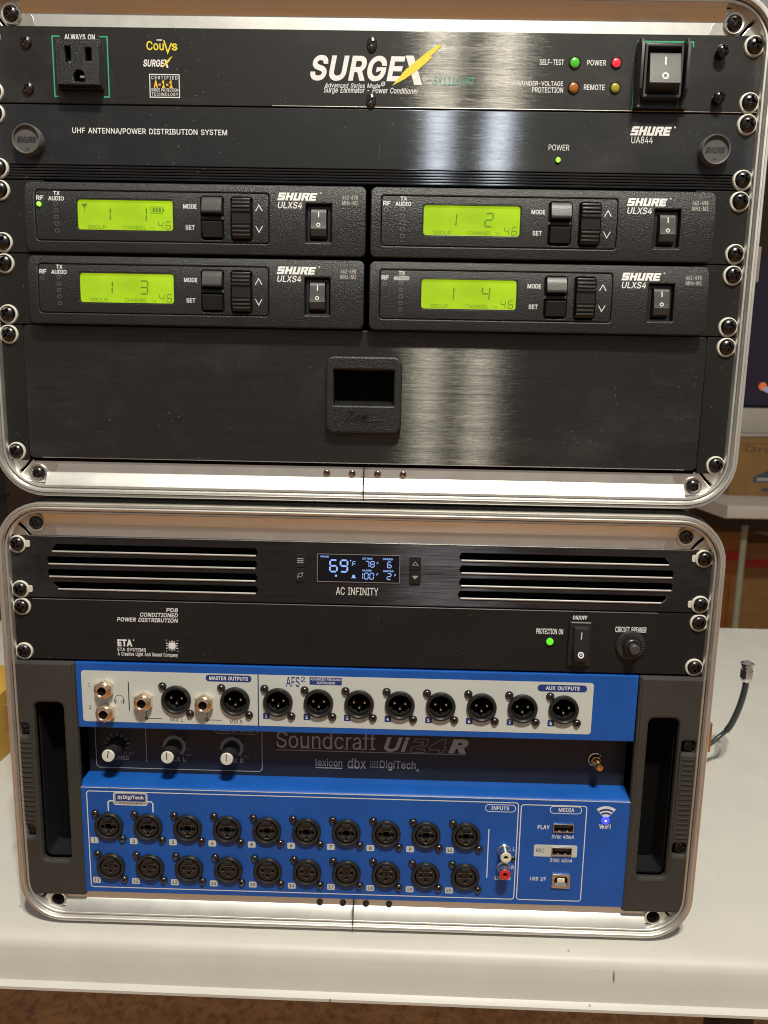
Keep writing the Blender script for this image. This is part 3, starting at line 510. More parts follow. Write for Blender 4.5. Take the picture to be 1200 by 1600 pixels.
def tag(o, label=None, cat=None, group=None, kind=None):
    if label: o['label'] = label
    if cat: o['category'] = cat
    if group: o['group'] = group
    if kind: o['kind'] = kind
    return o
U = 44.45
LOW = (-3.0066, -1.9680, -50.2230-6*U); LYAW = -0.0055617
def root(name, case, x, z, label, cat, group=None):
    o = bpy.data.objects.new(name, None); col.objects.link(o); o.empty_display_size = .01
    if case == 'U': o.location = (x*S, 0, z*S)
    elif case == 'L':
        c, s_ = math.cos(LYAW), math.sin(LYAW)
        o.location = ((LOW[0]+c*x)*S, (LOW[1]+s_*x)*S, (LOW[2]+z)*S); o.rotation_euler = (0, 0, LYAW)
    else: o.location = (x*S, case*S, z*S)
    return tag(o, label, cat, group)
def children(o): return [c for c in bpy.data.objects if c.parent == o]
def copy_tree(o, parent=None):
    c = o.copy(); col.objects.link(c); c.parent = parent
    for ch in children(o): copy_tree(ch, c)
    return c

def washer_mesh():
    return cached('washer', lambda: MB().lathe([(4.7, .2), (4.7, -.9), (5.3, -1.3), (5.9, -1.0), (6.2, 0), (6.2, .6)], n=32).mesh('washer', 'nylon'))
def tab_mesh():
    return cached('tab', lambda: shape_mesh('washer_tab', [rr(0, -2.4, 8.3, 2.4, 1.2)], -.5, .7, 'nylon', .15))
def rack_screw(parent, x, z, y=0, tab=0, washer=True):
    k = random.randrange(4)
    o = link('rack_screw', phillips(f'rack_screw{k}', 4.75, 3.4, 'screw', 2.0, 28, .25+k*.37), parent, (x, y-.6, z))
    if washer:
        w = link('washer', washer_mesh(), o, (random.uniform(-.35, .35), .6, random.uniform(-.5, .1)))
        if tab: link('washer_tab', tab_mesh(), o, (0, .6, 0), (0, 0 if tab > 0 else PI, 0))
    return o

def rack_panel(parent, h, mat, holes=(), t=3.0, bev=.35, name='faceplate', x0=-241.3, x1=241.3):
    return shape(name, [rr(x0, .4, x1, h-.4)]+list(holes), 0, t, mat, parent, bev)
def led(parent, x, z, r, mat, bezel='steel', y=0, dome=1.0, bez=1.25):
    o = MB().lathe([(r, y), (r, y-dome*.4), (r*.8, y-dome*.85), (r*.4, y-dome), (0, y-dome*1.05)], x, z, 20).build('indicator_lamp', mat, parent)
    if bezel: MB().lathe([(r*bez, y+.1), (r*bez, y-.5), (r*1.12, y-.9), (r*.96, y-.5), (r*.96, y)], x, z, 24).build('bezel', bezel, o)
    return o
def lines(parent, contours, mat='white', y=-.1, name='printed_line'):
    return shape(name, contours, y, 0, mat, parent)

def edge_glint(parent, x0, x1, z, y=-.1, rad=.32, mat='edge'):  # thin pale rod added along an edge to draw its highlight line
    return MB().tube([(x0, y, z), ((x0+x1)/2, y, z), (x1, y, z)], rad, 8).build('edge_glint', mat, parent)
# ================================================================== the setting
ZT = -341.5                                     # top of the folding table
FLOOR = -1080
fl = MB(); fl.bm.faces.new([fl.bm.verts.new(p) for p in ((-9000, -7000, FLOOR), (9000, -7000, FLOOR), (9000, 9000, FLOOR), (-9000, 9000, FLOOR))])
tag(fl.build('floor', 'floor', smooth=False), kind='structure')
wl = MB().box(-3500, 5200, 4200, 4260, FLOOR, 1900)
tag(wl.build('wall', 'wallp', smooth=False), kind='structure')

# folding table: rounded front lip following its real section
t = bpy.data.objects.new('folding_table', None); col.objects.link(t)
t.location = (0, -.0215, ZT*S); t.rotation_euler = (0, 0, -.0145)
tag(t, 'white moulded folding table carrying both rack cases, its rounded lip facing the camera', 'table')
prof = [(764, 0), (9, 0), (4, -.5), (.5, -1.8), (-1.8, -4.4), (-3.2, -8), (-5.0, -18), (-6.6, -28), (-7.0, -30), (-8.6, -31.2), (-11.0, -32.2), (-11.0, -34.4), (-9.6, -35), (-4, -35), (-4, -30), (4, -28), (764, -28)]
MB().prism_x(prof, -950, 950).build('tabletop', 'table', t)
MB().box(290, 318, 55, 83, FLOOR-ZT, -28, 3).build('leg', 'satin', t)
MB().box(-760, -732, 55, 83, FLOOR-ZT, -28, 3).build('leg', 'satin', t)
MB().box(760, 788, 690, 718, FLOOR-ZT, -28, 3).build('leg', 'satin', t)
MB().box(-760, -732, 690, 718, FLOOR-ZT, -28, 3).build('leg', 'satin', t)

# ================================================================== rack cases
def sweep_ring(d_y, hw, zlo, zhi, rin, n=9):
    """sweep a section [(d outward, y)] round a rounded rectangle"""
    bm = bmesh.new(); rings = []
    base = [(hw-rin, zlo+rin, -90), (hw-rin, zhi-rin, 0), (-hw+rin, zhi-rin, 90), (-hw+rin, zlo+rin, 180)]
    for d, y in d_y:
        ring = []
        for cx, cz, a in base:
            for k in range(n+1):
                tt = math.radians(a+90*k/n); ring.append(bm.verts.new((cx+(rin+d)*math.cos(tt), y, cz+(rin+d)*math.sin(tt))))
        rings.append(ring)
    m = len(rings[0])
    for a, b in zip(rings, rings[1:]):
        for i in range(m): bm.faces.new((a[i], b[i], b[(i+1) % m], a[(i+1) % m]))
    return bm
def rack_case(case, label, hz, screw_mat, top_dz):
    r = root('rack_case', case, 0, 0, label, 'rack case', 'aluminium edged rack cases stacked on the table')
    ring = [(0, 7), (0, -3.4), (.4, -4.0), (1.5, -4.0), (1.55, -1.0), (2.25, -1.0), (2.3, -5.4), (3.0, -6.6), (4.1, -6.8), (4.6, -6.2), (4.65, -2.2), (5.35, -2.2), (5.4, -4.8), (6.7, -4.9), (7.4, -4.0), (7.5, 22)]
    link('edge_extrusion', from_bm(sweep_ring(ring, 237.9, -15.5, hz+15.5, 25), 'edge_extrusion', 'alu'), r)
    link('shell', from_bm(sweep_ring([(7.3, 4), (9.4, 4.6), (9.4, 12), (9.4, 400), (-120, 400)], 237.9, -15.5, hz+15.5, 25), 'shell', 'shell'), r)
    link('shell_lining', from_bm(sweep_ring([(-1, 8), (-1, 395), (-200, 395)], 237.9, -14, hz+14, 22), 'shell_lining', 'hole'), r)
    for sgn, zb in ((-1, 0), (1, hz)):
        # flat band beside the rack opening, then the slope up to the outer rib
        p = [(1.2, -1.5), (1.0, 7.2), (.2, 7.8), (-3.9, 15.6), (2, 15.6), (6, 15.6), (6, -1.5)]
        MB().prism_x([(y, zb+sgn*d) for y, d in p], -213, 213).build('valance_strip', 'alu', r)
        if sgn < 0:
            MB().box(-.18, .18, -7.6, 1, -21.5, .5).build('joint_line', 'hole', r)
            for x in (-25.1, -8.1, 9.0, 26.0):
                link('splice_screw', phillips('splice_'+screw_mat, 2.3, 1.3, screw_mat, .8, 18, .6), r, (x, .9, -4.3 if case == 'U' else -5.4))
        for sx in (-1, 1):
            # corner casting: boss under a black screw, a pointed web to the corner, then a small plate by the rail
            cz = zb+sgn*(8.3 if not (sgn > 0 and top_dz) else top_dz)
            pts = [(205, -1.2), (206, 5), (213, 14.2), (219, 15), (226, 13.5), (231.5, 9), (226.8, 4.2), (222.5, -1.2)]
            shape('corner_bracket', [[(sx*x, zb+sgn*z) for x, z in pts]], 1.0, 3, 'cast', r, .5)
            pts = [(224.2, -1.2), (228.0, 3.4), (233.0, 7.6), (236.6, 3), (237.4, -1.2)]
            shape('corner_bracket', [[(sx*x, zb+sgn*z) for x, z in pts]], .4, 2, 'cast', r, .4)
            MB().lathe([(6.4, 3), (6.4, .2), (5.9, -.5), (4.8, -.3), (4.6, 1)], sx*219.3, cz, 28).build('boss', 'cast', r)
            sunk = (case == 'L' and sgn < 0)
            o = link('corner_screw', phillips(f'corner_screw{int(sunk)}', 4.5, 1.2 if sunk else 3.0, 'hole' if sunk else 'screw', 1.2, 26, .9), r, (sx*219.3, .6 if sunk else 0, cz))
    for sx in (-1, 1):
        z0 = 122 if case == 'L' else 123
        MB().box(sx*245.6, sx*248.6, -1, 9, z0, z0+21.5, .4).build('catch', 'copper', r)
        MB().box(sx*238, sx*233, 4, 9, -2, hz+2).build('rack_rail', 'shell', r)
    return r
rack_case('U', 'upper aluminium-edged rack case holding power conditioner, four wireless receivers and drawer', 6*U, 'brown_screw', 6.2)
rack_case('L', 'lower aluminium-edged rack case holding the blue mixer, standing on the white table', 6*U, 'dscrew', 0)

# ================================================================== power conditioner (upper case, top)
r = root('power_conditioner', 'U', 0, 5*U, 'black brushed power conditioner with outlet and guarded switch, topmost in upper case', 'power conditioner')
rack_panel(r, U, 'brushed')
for sx in (-1, 1):
    for z in (6.35, 38.1): rack_screw(r, sx*232.55, z)
for x, z in ((-211, 34.8), (-211.2, 8.7)):
    link('panel_screw', phillips('panel_screw', 3.6, 2.8, 'dscrew', 1.2, 22, .9), r, (x, 0, z))
for x, z in ((212.3, 33.7), (212.8, 7.8)):
    MB().lathe([(3.4, 0), (3.4, -3.5)], x, z, 20).build('screw_neck', 'screw', link('panel_screw', phillips('panel_screw_b', 3.7, 3.0, 'screw', 1.2, 22, .2), r, (x, -3.0, z))).location = (-x*S, .003, -z*S)
for z in (36, 4.2):
    o = link('countersunk_screw', phillips('centre_screw', 3.1, 1.9, 'dscrew', 1.0, 20, .4), r, (1.0, 0, z)); o.scale = (1, 1, 1.45)
edge_glint(r, -60, 241, .75, .1, .22)
# outlet
ob = shape('outlet', [rr(-191.6, 7.2, -164.0, 35.3, 1)], -4, 4, 'plastic', r, .4)
shape('outlet_face', [rr(-187.8, 7.8, -163.4, 31.6, .6), rr(-183.9, 20.1, -180.3, 29.4), rr(-171.6, 20.8, -167.7, 28.6), arc(-175.8, 12.9, 3.4, 0, 180, 10)+[(-179.2, 9.6), (-172.4, 9.6)]], -8.5, 4.6, 'plastic', ob, .35)
# sloping sides between base and face
MB().prism_x([(-4, 7.4), (-8.0, 8.1), (-8.0, 31.2), (-4, 34.6)], -189.5, -187.9).build('side_cheek', 'plastic', ob)
shape('slot_back', [rr(-187, 8.5, -164, 31)], -4.4, .3, 'hole', ob)
MB().box(-183.3, -181.0, -5.4, -4.4, 20.4, 22).build('contact', 'nickel', ob); MB().box(-171.2, -168.6, -5.4, -4.4, 21, 22.2).build('contact', 'nickel', ob)
MB().box(-176.2, -173.4, -6, -4.4, 12.6, 13.9).build('contact', 'nickel', ob)
br = []
for xs, d in ((-194.8, 1), (-161.0, -1)): br += ribbon([(xs+d*4.6, 38.4), (xs, 38.4), (xs, 4.3), (xs+d*3.4, 4.3)], .75)
for q in br: lines(r, [q], 'green', name='printed_bracket')
text(r, 'ALWAYS ON', -187.2, 36.5, -168.5, 39.7, 'white', bold=.02)
text(r, 'Cou', -137, 31.2, -126.3, 36.4, 'yellow', bold=.015); text(r, 's', -121.6, 31.2, -118, 35.2, 'yellow', bold=.02)
lines(r, ribbon([(-126.2, 36.8), (-124.0, 30.0), (-121.6, 35.4)], .85), 'yellow', name='logo_stroke')
lines(r, [rr(-130.6, 36.7, -127.2, 37.3)], 'white', name='macron')
def surgex(x0, z0, x1, z1, b=.03):
    """slanted word with an X made of a pale bar and a slim yellow bolt"""
    text(r, 'SURGE', x0, z0, x1, z1, 'white', bold=b, shear=.22)
    kx, kz = (x1-x0)/58.1, (z1-z0)/14.5
    q = lambda pts: [(x0+(x+36.5)*kx, z0+(z-15.4)*kz) for x, z in pts]
    lines(r, [q([(21.8, 30.2), (26.6, 30.2), (32.2, 13.7), (27.4, 13.7)])], 'white', name='logo_stroke')
    lines(r, [q([(13.9, 13.1), (21.7, 22.2), (33.8, 31.6), (40.2, 35.8), (44.2, 36.4), (37.0, 30.0), (37.9, 29.2), (30, 22.6), (21.6, 17.0)])], 'yellow', y=-.2, name='logo_bolt')
surgex(-36.5, 15.4, 21.6, 29.9)
surgex(-139.3, 21.9, -126.2, 26.0)
text(r, '®', 32.4, 15.8, 35.0, 18.6)
text(r, 'Advanced Series Mode®', -27.8, 11.6, 9.5, 15.4, bold=.008, shear=.22)
text(r, 'Surge Eliminator - Power Conditioner', -28.2, 7.8, 30.1, 12.0, bold=.008, shear=.22)
text(r, 'SX1115-RT', 39, 13.8, 64.4, 18.6, 'teal', bold=.0, shear=.25)
lines(r, ribbon(rr(-135.6, 4.6, -117.4, 17.6), .55, True), name='printed_box')
text(r, 'CERTIFIED', -134.6, 14.8, -118.4, 16.8, bold=.01, spacing=1.3)
text(r, 'A-1-1', -133.2, 9.9, -121.6, 14.3, 'orange', bold=.04)
text(r, 'SURGE PROTECTION', -134.7, 7.9, -118.2, 9.7, bold=.01)
text(r, 'TECHNOLOGY', -134.6, 5.3, -118.3, 7.3, bold=.01, spacing=1.3)
led(r, 124.8, 27.6, 2.9, 'led_pg', 'dscrew'); led(r, 150.0, 27.8, 2.7, 'led_r', 'dscrew')
led(r, 124.9, 13.5, 2.9, 'led_o', 'dscrew'); led(r, 150.3, 13.7, 2.7, 'led_y', 'dscrew')
text(r, 'SELF-TEST', 103.5, 26.0, 118.2, 29.2, bold=.01); text(r, 'POWER', 132.3, 26.1, 143.8, 29.2, bold=.01)
text(r, 'OVER/UNDER-VOLTAGE', 84.5, 13.9, 118.4, 17.0, bold=.01); text(r, 'PROTECTION', 99.6, 10.4, 118.6, 13.5, bold=.01)
text(r, 'REMOTE', 131.2, 12.3, 143.9, 15.4, bold=.01)
# rocker in its guard
lines(r, ribbon([(161.5, 1.5), (162.6, 39.9), (195.8, 39.9), (196, 37)], .8), 'green', name='printed_frame')
g = shape('switch_guard', [rr(161.6, 1.2, 193.6, 38.4, 1), rr(166, 7.5, 187.5, 34)], -2.6, 2.6, 'satin', r, .4)
for x0, x1 in ((161.4, 162.9), (188.6, 190.2)):
    MB().prism_x([(-2, 1), (-4, 1), (-12, 9), (-12, 33), (-9, 38), (-2, 38)], x0, x1).build('guard_wall', 'satin', g)
for x0, x1 in ((165.0, 166.2), (186.4, 187.6)):
    MB().prism_x([(-2, 6), (-8, 7), (-8, 34), (-2, 36)], x0, x1).build('bezel_side', 'key', g)
MB().box(162.9, 188.6, -4.2, -2, .8, 2.6, .4).build('guard_sill', 'satin', g); MB().box(165, 187.6, -8, -2, 5.6, 7.2, .4).build('bezel_side', 'key', g)
MB().box(165, 187.6, -8, -2, 33.8, 35.4, .4).build('bezel_side', 'key', g)
sw = MB().prism_x([(-3, 8.5), (-12.6, 12.0), (-12.2, 13), (-10.0, 28.4), (-9, 29.6), (-2, 31)], 167.2, 185.4).build('rocker_switch', 'key', r)
def on_slope(y0, z0, y1, z1): return lambda z, off: y0+(y1-y0)*(z-z0)/(z1-z0)-off
f = on_slope(-12.2, 13, -10.0, 28.4)
for nm, cs in (('on_mark', [rr(175.9, 22.4, 176.8, 27.0)]), ('off_mark', [circ(176.4, 16.0, 2.0), circ(176.4, 16.0, 1.15)])):
    o = lines(sw, cs, 'white', y=0, name=nm)
    for v in o.data.vertices: v.co.y = f(v.co.z/S, .12)*S

# ================================================================== antenna distribution unit
r = root('antenna_distribution_unit', 'U', 0, 4*U, 'blue-black antenna distribution unit with two round caps and ribbed lower edge', 'antenna distribution unit')
shape('faceplate', [rr(-241.3, 9.2, 241.3, U-.4)], 0, 3, 'brushed_b', r, .35)
for k in range(5):
    MB().prism_x([(0.1, .55+k*1.72), (-.1, 1.0+k*1.72), (-.1, 1.45+k*1.72), (.5, 1.75+k*1.72), (1.5, 1.8+k*1.72), (2.4, 1.8+k*1.72), (2.4, .45+k*1.72), (1.4, .5+k*1.72)], -241.3, 241.3).build('rib', 'brushed_b', r)
shape('rib_back', [rr(-241, .4, 241, 9.4)], 2.2, .8, 'hole', r)
for sx in (-1, 1):
    for z in (6.35, 38.1): rack_screw(r, sx*232.55, z, -.2)
for x in (-212.2, 213.2):
    c = MB().lathe([(9.3, 0), (9.3, -1.5), (9.0, -4.6), (8.5, -5.2), (7.9, -5.0), (7.6, -4.2), (7.4, -3.6), (0, -3.6)], x, 22.3, 40).build('antenna_port_cap', 'capgrey', r)
    shape('embossed_word', heavy_word('SHURE', x-6.2, 20.6, x+6.2, 24.0), -3.75, .15, 'ink', c)
    lines(c, ribbon([(x-1, 28.3), (x, 28.9), (x+1, 28.3)], .4)+ribbon([(x-1, 16.6), (x, 17.2), (x+1, 16.6)], .4), 'ink', y=-3.72, name='arrow_mark')
text(r, 'UHF ANTENNA/POWER DISTRIBUTION SYSTEM', -185.1, 27.2, -88.3, 31.0, bold=.012)
lines(r, heavy_word('SHURE', 161.4, 31.2, 187.0, 36.4), name='logo'); lines(r, [circ(188.6, 36.2, .6, 10)], name='logo_dot')
text(r, 'UA844', 162.4, 26.6, 175.6, 30.6, bold=.0); text(r, 'POWER', 111.6, 21.8, 124.4, 25.2, bold=.0)
led(r, 117.8, 16.2, 1.5, 'led_g', 'dscrew', dome=1.4)

# ================================================================== wireless receivers
def receiver():
    r = bpy.data.objects.new('wireless_receiver', None); col.objects.link(r); r.empty_display_size = .01
    tag(r, 'receiver', 'wireless receiver', 'black half-width wireless receivers with yellow-green displays')
    W, H, F = 210.6, 39.6, -9
    lcdh = rr(32.0, 11.4, 92.3, 30.3, 2.2); swh = rr(173.6, 6.4, 189.4, 29.2, .4)
    b1 = rr(108.8, 6.9, 123.2, 32.9, 2.2); wh = rr(127.3, 6.6, 140.9, 32.7, 2.2)
    inn = rr(6.6, 5.3, 151, 35.0, 2)
    fp = shape('front_bezel', [rr(0, -1.5, W, 40.3, 3.6, 6), inn, swh], F, 6, 'plastic', r, .8)
    MB().box(.6, W-.6, F+5.5, 60, -.4, 39.0, 1).build('housing', 'satin', r)
    shape('control_panel', [rr(7.0, 5.7, 150.6, 34.6, 1.7), lcdh, b1, wh], F+.05, 5, 'plastic', r, .25)
    shape('panel_gap', [rr(6.2, 5.0, 151.4, 35.3, 2)], F+1.6, .3, 'hole', r)
    d = shape('display', [rr(32.2, 11.6, 92.1, 30.1, 2)], F+1.3, 1, 'lcd', r)
    lip = shape('display_lip', [rr(32.0, 11.4, 92.3, 30.3, 2.2), rr(32.6, 12.0, 91.7, 29.7, 1.8)], F+.2, 1.4, 'satin', r, .1)
    def leds(x, z):
        o = MB().lathe([(.9, F+.6), (.6, F-.1), (0, F-.2)], x, z, 12).build('meter_lamp', 'satin', r)
        MB().lathe([(1.25, F+.2), (1.25, F-.18), (.95, F-.18), (.9, F+.5)], x, z, 16).build('bezel', 'edge', o); return o
    for z in (26.7, 22.8, 18.9, 15.0, 11.0): leds(19.7, z)
    leds(9.6, 26.3)
    T = lambda s, a, b, c, d_, bold=.02, **k: text(r, s, a, b, c, d_, 'white', F-.12, bold, **k)
    T('RF', 7.7, 28.8, 12.1, 31.5); T('TX', 18.2, 31.9, 22.2, 34.3); T('AUDIO', 15.1, 28.6, 24.8, 31.2)
    T('MODE', 98.3, 25.0, 106.6, 27.7); T('SET', 99.5, 12.6, 105.2, 15.4); T('ULXS4', 156.5, 26.1, 171.5, 30.1, .012, shear=.2)
    lines(r, heavy_word('SHURE', 156.1, 30.9, 181.0, 35.6), y=F-.1, name='logo'); lines(r, [circ(182.6, 35.6, .6, 10)], 'offwhite', F-.1, 'logo_dot')
    lines(r, ribbon([(142.8, 24.2), (144.9, 27.9), (147.0, 24.2)], .5)+ribbon([(142.8, 15.6), (144.9, 11.9), (147.0, 15.6)], .5), y=F-.1, name='arrow_mark')
    shape('key_well', [b1], F+5.2, .4, 'hole', r); shape('key_well', [wh], F+5.2, .4, 'hole', r)
    MB().box(108.9, 123.1, F+1.0, F+4, 19.0, 21.0, .3).build('key_bridge', 'plastic', r)
    MB().prism_x([(F+5, 22.2), (F-2.6, 22.6), (F-3.0, 23.6), (F-1.4, 31.4), (F-.4, 32.2), (F+5, 32.2)], 110.2, 122.2).build('mode_button', 'key', r)
    MB().prism_x([(F+5, 8.0), (F-.6, 8.6), (F-2.2, 17.0), (F-1.6, 17.6), (F+5, 17.8)], 110.2, 122.2).build('set_button', 'satin', r)
    wp = []
    for z, y in ((7.8, 3), (8.0, -.6), (9.2, -1.4), (9.5, -.7), (11.6, -2.0), (11.9, -1.2), (14.0, -2.4), (14.3, -1.6), (16.6, -2.6), (17.0, -1.6), (23.2, -1.9), (23.6, -2.8), (25.2, -2.7), (25.5, -1.7), (27.6, -2.5), (27.9, -1.5), (30.0, -1.9), (30.3, -1.0), (31.6, -1.0), (31.9, 3)): wp.append((F+y, z))
    MB().prism_x([(F+5, 7.8)]+wp+[(F+5, 31.9)], 128.6, 139.9).build('rocker_wheel', 'satin', r)
    for z, y in ((30.4, -1.5), (28.0, -2.2), (25.6, -2.9), (14.0, -2.6), (11.6, -2.2), (9.4, -1.7)): MB().box(128.9, 139.6, F+y-.5, F+y+1, z, z+1.1, .3).build('wheel_rib', 'key', r)
    fr = shape('switch_well', [rr(174.2, 7.0, 188.8, 28.6)], F+5.4, .3, 'hole', r)
    MB().box(173.9, 189.1, F+.2, F+5, 6.2, 7.0, .2).build('well_sill', 'key', r)
    shape('switch_frame', [rr(174.4, 7.2, 188.6, 28.4, .5), rr(176.2, 8.2, 186.9, 26.8, .5)], F+3.0, 2, 'satin', r, .2)
    sw = MB().prism_x([(F+5, 9), (F-.2, 10.5), (F-1.6, 14.4), (F-1.3, 15.2), (F+.5, 25.6), (F+1.4, 26.4), (F+5, 26.6)], 176.9, 186.2).build('rocker_switch', 'key', r)
    f = on_slope(F-1.35, 15.2, F+.5, 25.6)
    for nm, cs in (('on_mark', [rr(181.3, 21.2, 181.9, 24.6)]), ('off_mark', [circ(181.5, 16.6, 1.25, 18), circ(181.5, 16.6, .7, 18)])):
        o = lines(sw, cs, 'white', y=0, name=nm)
        for v in o.data.vertices: v.co.y = f(v.co.z/S, .1)*S
    lines(r, ribbon(rr(194.6, 27.8, 206.8, 35.6, .3), .4, True), 'ink', F-.08, 'label_edge')
    shape('label_plate', [rr(194.8, 28.0, 206.6, 35.4, .3)], F-.05, .1, 'handle', r)
    text(r, '662-698', 196.0, 31.9, 205.4, 34.5, 'offwhite', F-.2, .01); text(r, 'MHz-M1', 195.9, 28.6, 205.6, 31.2, 'offwhite', F-.2, .01)
    for o in children(r):
        curve_face(o)
        for o2 in children(o): curve_face(o2)
    return r
BENT = set()
def curve_face(o):
    """bend a receiver part back towards its top and bottom, as the moulded front is"""
    me = o.data
    if me.name in BENT: return
    bm = bmesh.new(); bm.from_mesh(me)
    if len(bm.verts) > 8 or o.name.startswith('display'):
        for z in (4, 9, 14, 19.3, 24, 28, 31.5, 34.5, 37):
            bmesh.ops.bisect_plane(bm, geom=bm.verts[:]+bm.edges[:]+bm.faces[:], plane_co=(0, 0, z*S), plane_no=(0, 0, 1))
    for v in bm.verts:
        t = (v.co.z/S-19.3)/20; v.co.y += (2.3*abs(t)**2.2 if t > 0 else 1.2*t*t)*S
    bm.to_mesh(me); bm.free(); me.set_sharp_from_angle(angle=math.radians(38)); BENT.add(me.name)
def receiver_face(r, ch, first):
    F = -9; y = F+1.3-.08
    c = seg7('1', 48.5, 17.6, 4.0, 7.4, .75)
    c += seg7(ch, 70.2, 17.6, 4.6, 7.8, .75)
    c += seg7('4', 82.2, 12.9, 2.8, 4.6, .45)+seg7('6', 86.9, 12.9, 2.8, 4.6, .45)
    shape('digit_segments', c, y, 0, 'lcdink', r)
    text(r, 'GROUP', 38.6, 12.6, 49.6, 14.9, 'lcdink', y, -.004); text(r, 'CHANNEL', 60.4, 12.6, 74.6, 14.9, 'lcdink', y, -.004); text(r, 'TV', 76.8, 12.5, 80.2, 14.3, 'lcdink', y, -.004)
    for o in children(r)[-4:]: curve_face(o)
    if first:
        lines(r, ribbon([(35.3, 27.2), (38.7, 27.2), (37, 24.9), (35.3, 27.2)], .3)+ribbon([(37, 25.0), (37, 22.4)], .35), 'lcdink', y, 'antenna_symbol')
        lines(r, ribbon(rr(78.0, 22.4, 85.3, 26.0, .3), .35, True)+[rr(79.1, 23.0, 80.4, 25.4), rr(81.0, 23.0, 82.3, 25.4), rr(82.9, 23.0, 84.2, 25.4), rr(85.6, 23.3, 86.2, 25.1)], 'lcdink', y, 'battery_symbol')
        MB().lathe([(1.35, F), (1.3, F-.9), (.8, F-1.3), (0, F-1.4)], 9.6, 26.3, 16).build('lit_lamp', 'led_g', r)
def receiver_mount(r, side, x, dz, k):
    """powder-coated rack ear with its two screws, on the outer side of the receiver"""
    a, b = (-241.3-x, -205-x) if side < 0 else (205-x, 241.3-x)
    shape('rack_ear', [rr(a/k, (.4-dz)/k, b/k, (U-.4-dz)/k)], 0, 2.5, 'ear', r, .3)
    for z in (6.35, 38.1): rack_screw(r, (side*232.55-x)/k, (z-dz)/k)
proto = receiver()
recs = [(proto, -211.2, 3*U, '1', -1, 'wireless receiver with lit green RF lamp, display reading 1 and 1 with battery symbol')]
for x, z, ch, side, lab in ((2.2, 3*U, '2', 1, 'wireless receiver at upper right of the four, display reading 1 and 2'),
                            (-211.8, 2*U+1, '3', -1, 'wireless receiver at lower left of the four, display reading 1 and 3'),
                            (2.0, 2*U+.8, '4', 1, 'wireless receiver at lower right of the four, display reading 1 and 4')):
    recs.append((copy_tree(proto), x, z, ch, side, lab))
for o, x, z, ch, side, lab in recs:
    KR = 1.011; x = 18.76+(x-18.76)*KR; z = 44.8+(z-44.8)*KR; rz = 3*U if z > 120 else 2*U
    o.location = (x*S, 0, z*S); o.scale = (KR, 1, KR); o['label'] = lab
    receiver_face(o, ch, ch == '1'); receiver_mount(o, side, x, z-rz, KR)

# ================================================================== drawer
r = root('drawer_unit', 'U', 0, 0, 'black brushed two-unit rack drawer with square finger latch, lowest in the upper case', 'rack drawer')
shape('drawer_front', [rr(-223.4, 2.4, 219.8, 2*U-.3, 3), rr(-20.2, 40.9, 18.6, 63.4)], -1.0, 4, 'brushed', r, .5)
for sx, x0, x1 in ((-1, -241.3, -224.0), (1, 220.4, 241.3)):
    shape('rack_ear', [rr(x0, .4, x1, 2*U-.4)], 0, 2.5, 'ear', r, .3)
    for z in (6.35, 82.55): rack_screw(r, sx*232.55, z)
MB().box(-222, 219, 1, 3, 0, 2.2).build('lower_lip', 'hole', r)
edge_glint(r, -215, 212, 2.7, -.9, .28)
la = shape('latch', [rr(-25.4, 22.8, 23.8, 72.0, 5.5, 7), rr(-20.2, 40.9, 18.6, 63.4, .4)], -6.4, 5.6, 'plastic', r, 1.3)
MB().box(-22, 20, 6, 8, 38, 66).build('latch_well', 'hole', la)
MB().prism_x([(-4.8, 40.4), (-4.8, 41.0), (6, 43.5), (6, 40.4)], -20.1, 18.5).build('finger_ledge', 'satin', la)
sig = ribbon([(-11.2, 36.2), (-9.4, 37.4), (-7.2, 37.0), (-12.5, 30.4)], .55)+ribbon([(-9.4, 30.6), (-4.0, 35.2), (-3.4, 34.4), (-7.0, 30.8)], .55)+ribbon([(-5.0, 30.8), (-.4, 35.0), (.2, 34.2), (-2.6, 31.0)], .55)
sig += ribbon([(-1.0, 32.4), (2.6, 33.8), (2.4, 35.2), (.8, 34.8), (-.8, 32.2), (.2, 31.0), (2.0, 31.2)], .5)
shape('embossed_signature', sig, -6.9, .6, 'satin', la, .1)
shape('embossed_flourish', ribbon([(1.2, 30.4), (4.5, 31.2), (8, 31.5), (12.4, 31.3)], .6), -6.95, .6, 'key', la, .1)

# ================================================================== fan panel (lower case, top)
r = root('fan_panel', 'L', 0, 5*U, 'glossy black fan panel with long vent slots either side of small blue display', 'fan panel')
holes = []; SH = 5.2
for sx in (-1, 1):
    for i, (zb, x1, ch) in enumerate(((32.9, 209.6, 'n'), (24.1, 213, 0), (15.2, 213, 0), (6.4, 209.6, 's'))):
        a, b = 68.6+(.4 if i in (1, 2) else 0), x1
        if ch == 'n': p = [(a+1.2, zb), (b-.6, zb), (b, zb+1.6), (b-3.4, zb+SH), (a+1.5, zb+SH), (a, zb+2.6)]
        elif ch == 's': p = [(a+1.5, zb), (b-3.4, zb), (b, zb+3.4), (b-.6, zb+SH), (a+1.2, zb+SH), (a, zb+2.6)]
        else: p = [(a+1.2, zb), (b-1, zb), (b, zb+1), (b, zb+SH-1), (b-1, zb+SH), (a+1.2, zb+SH), (a, zb+2.6)]
        holes.append([(sx*px, pz) for px, pz in p])
slots = []
for sx in (-1, 1):
    for z in (6.35, 38.1): pass
rack_panel(r, U, 'brushed_g', holes, t=4.2, bev=.55)
MB().box(-216, -64, 9, 10, 3, 42).build('fan_filter', 'hole', r); MB().box(64, 216, 9, 10, 3, 42).build('fan_filter', 'hole', r)
for sx in (-1, 1):
    for z in (6.35, 38.1): rack_screw(r, sx*232.55, z, tab=-sx)
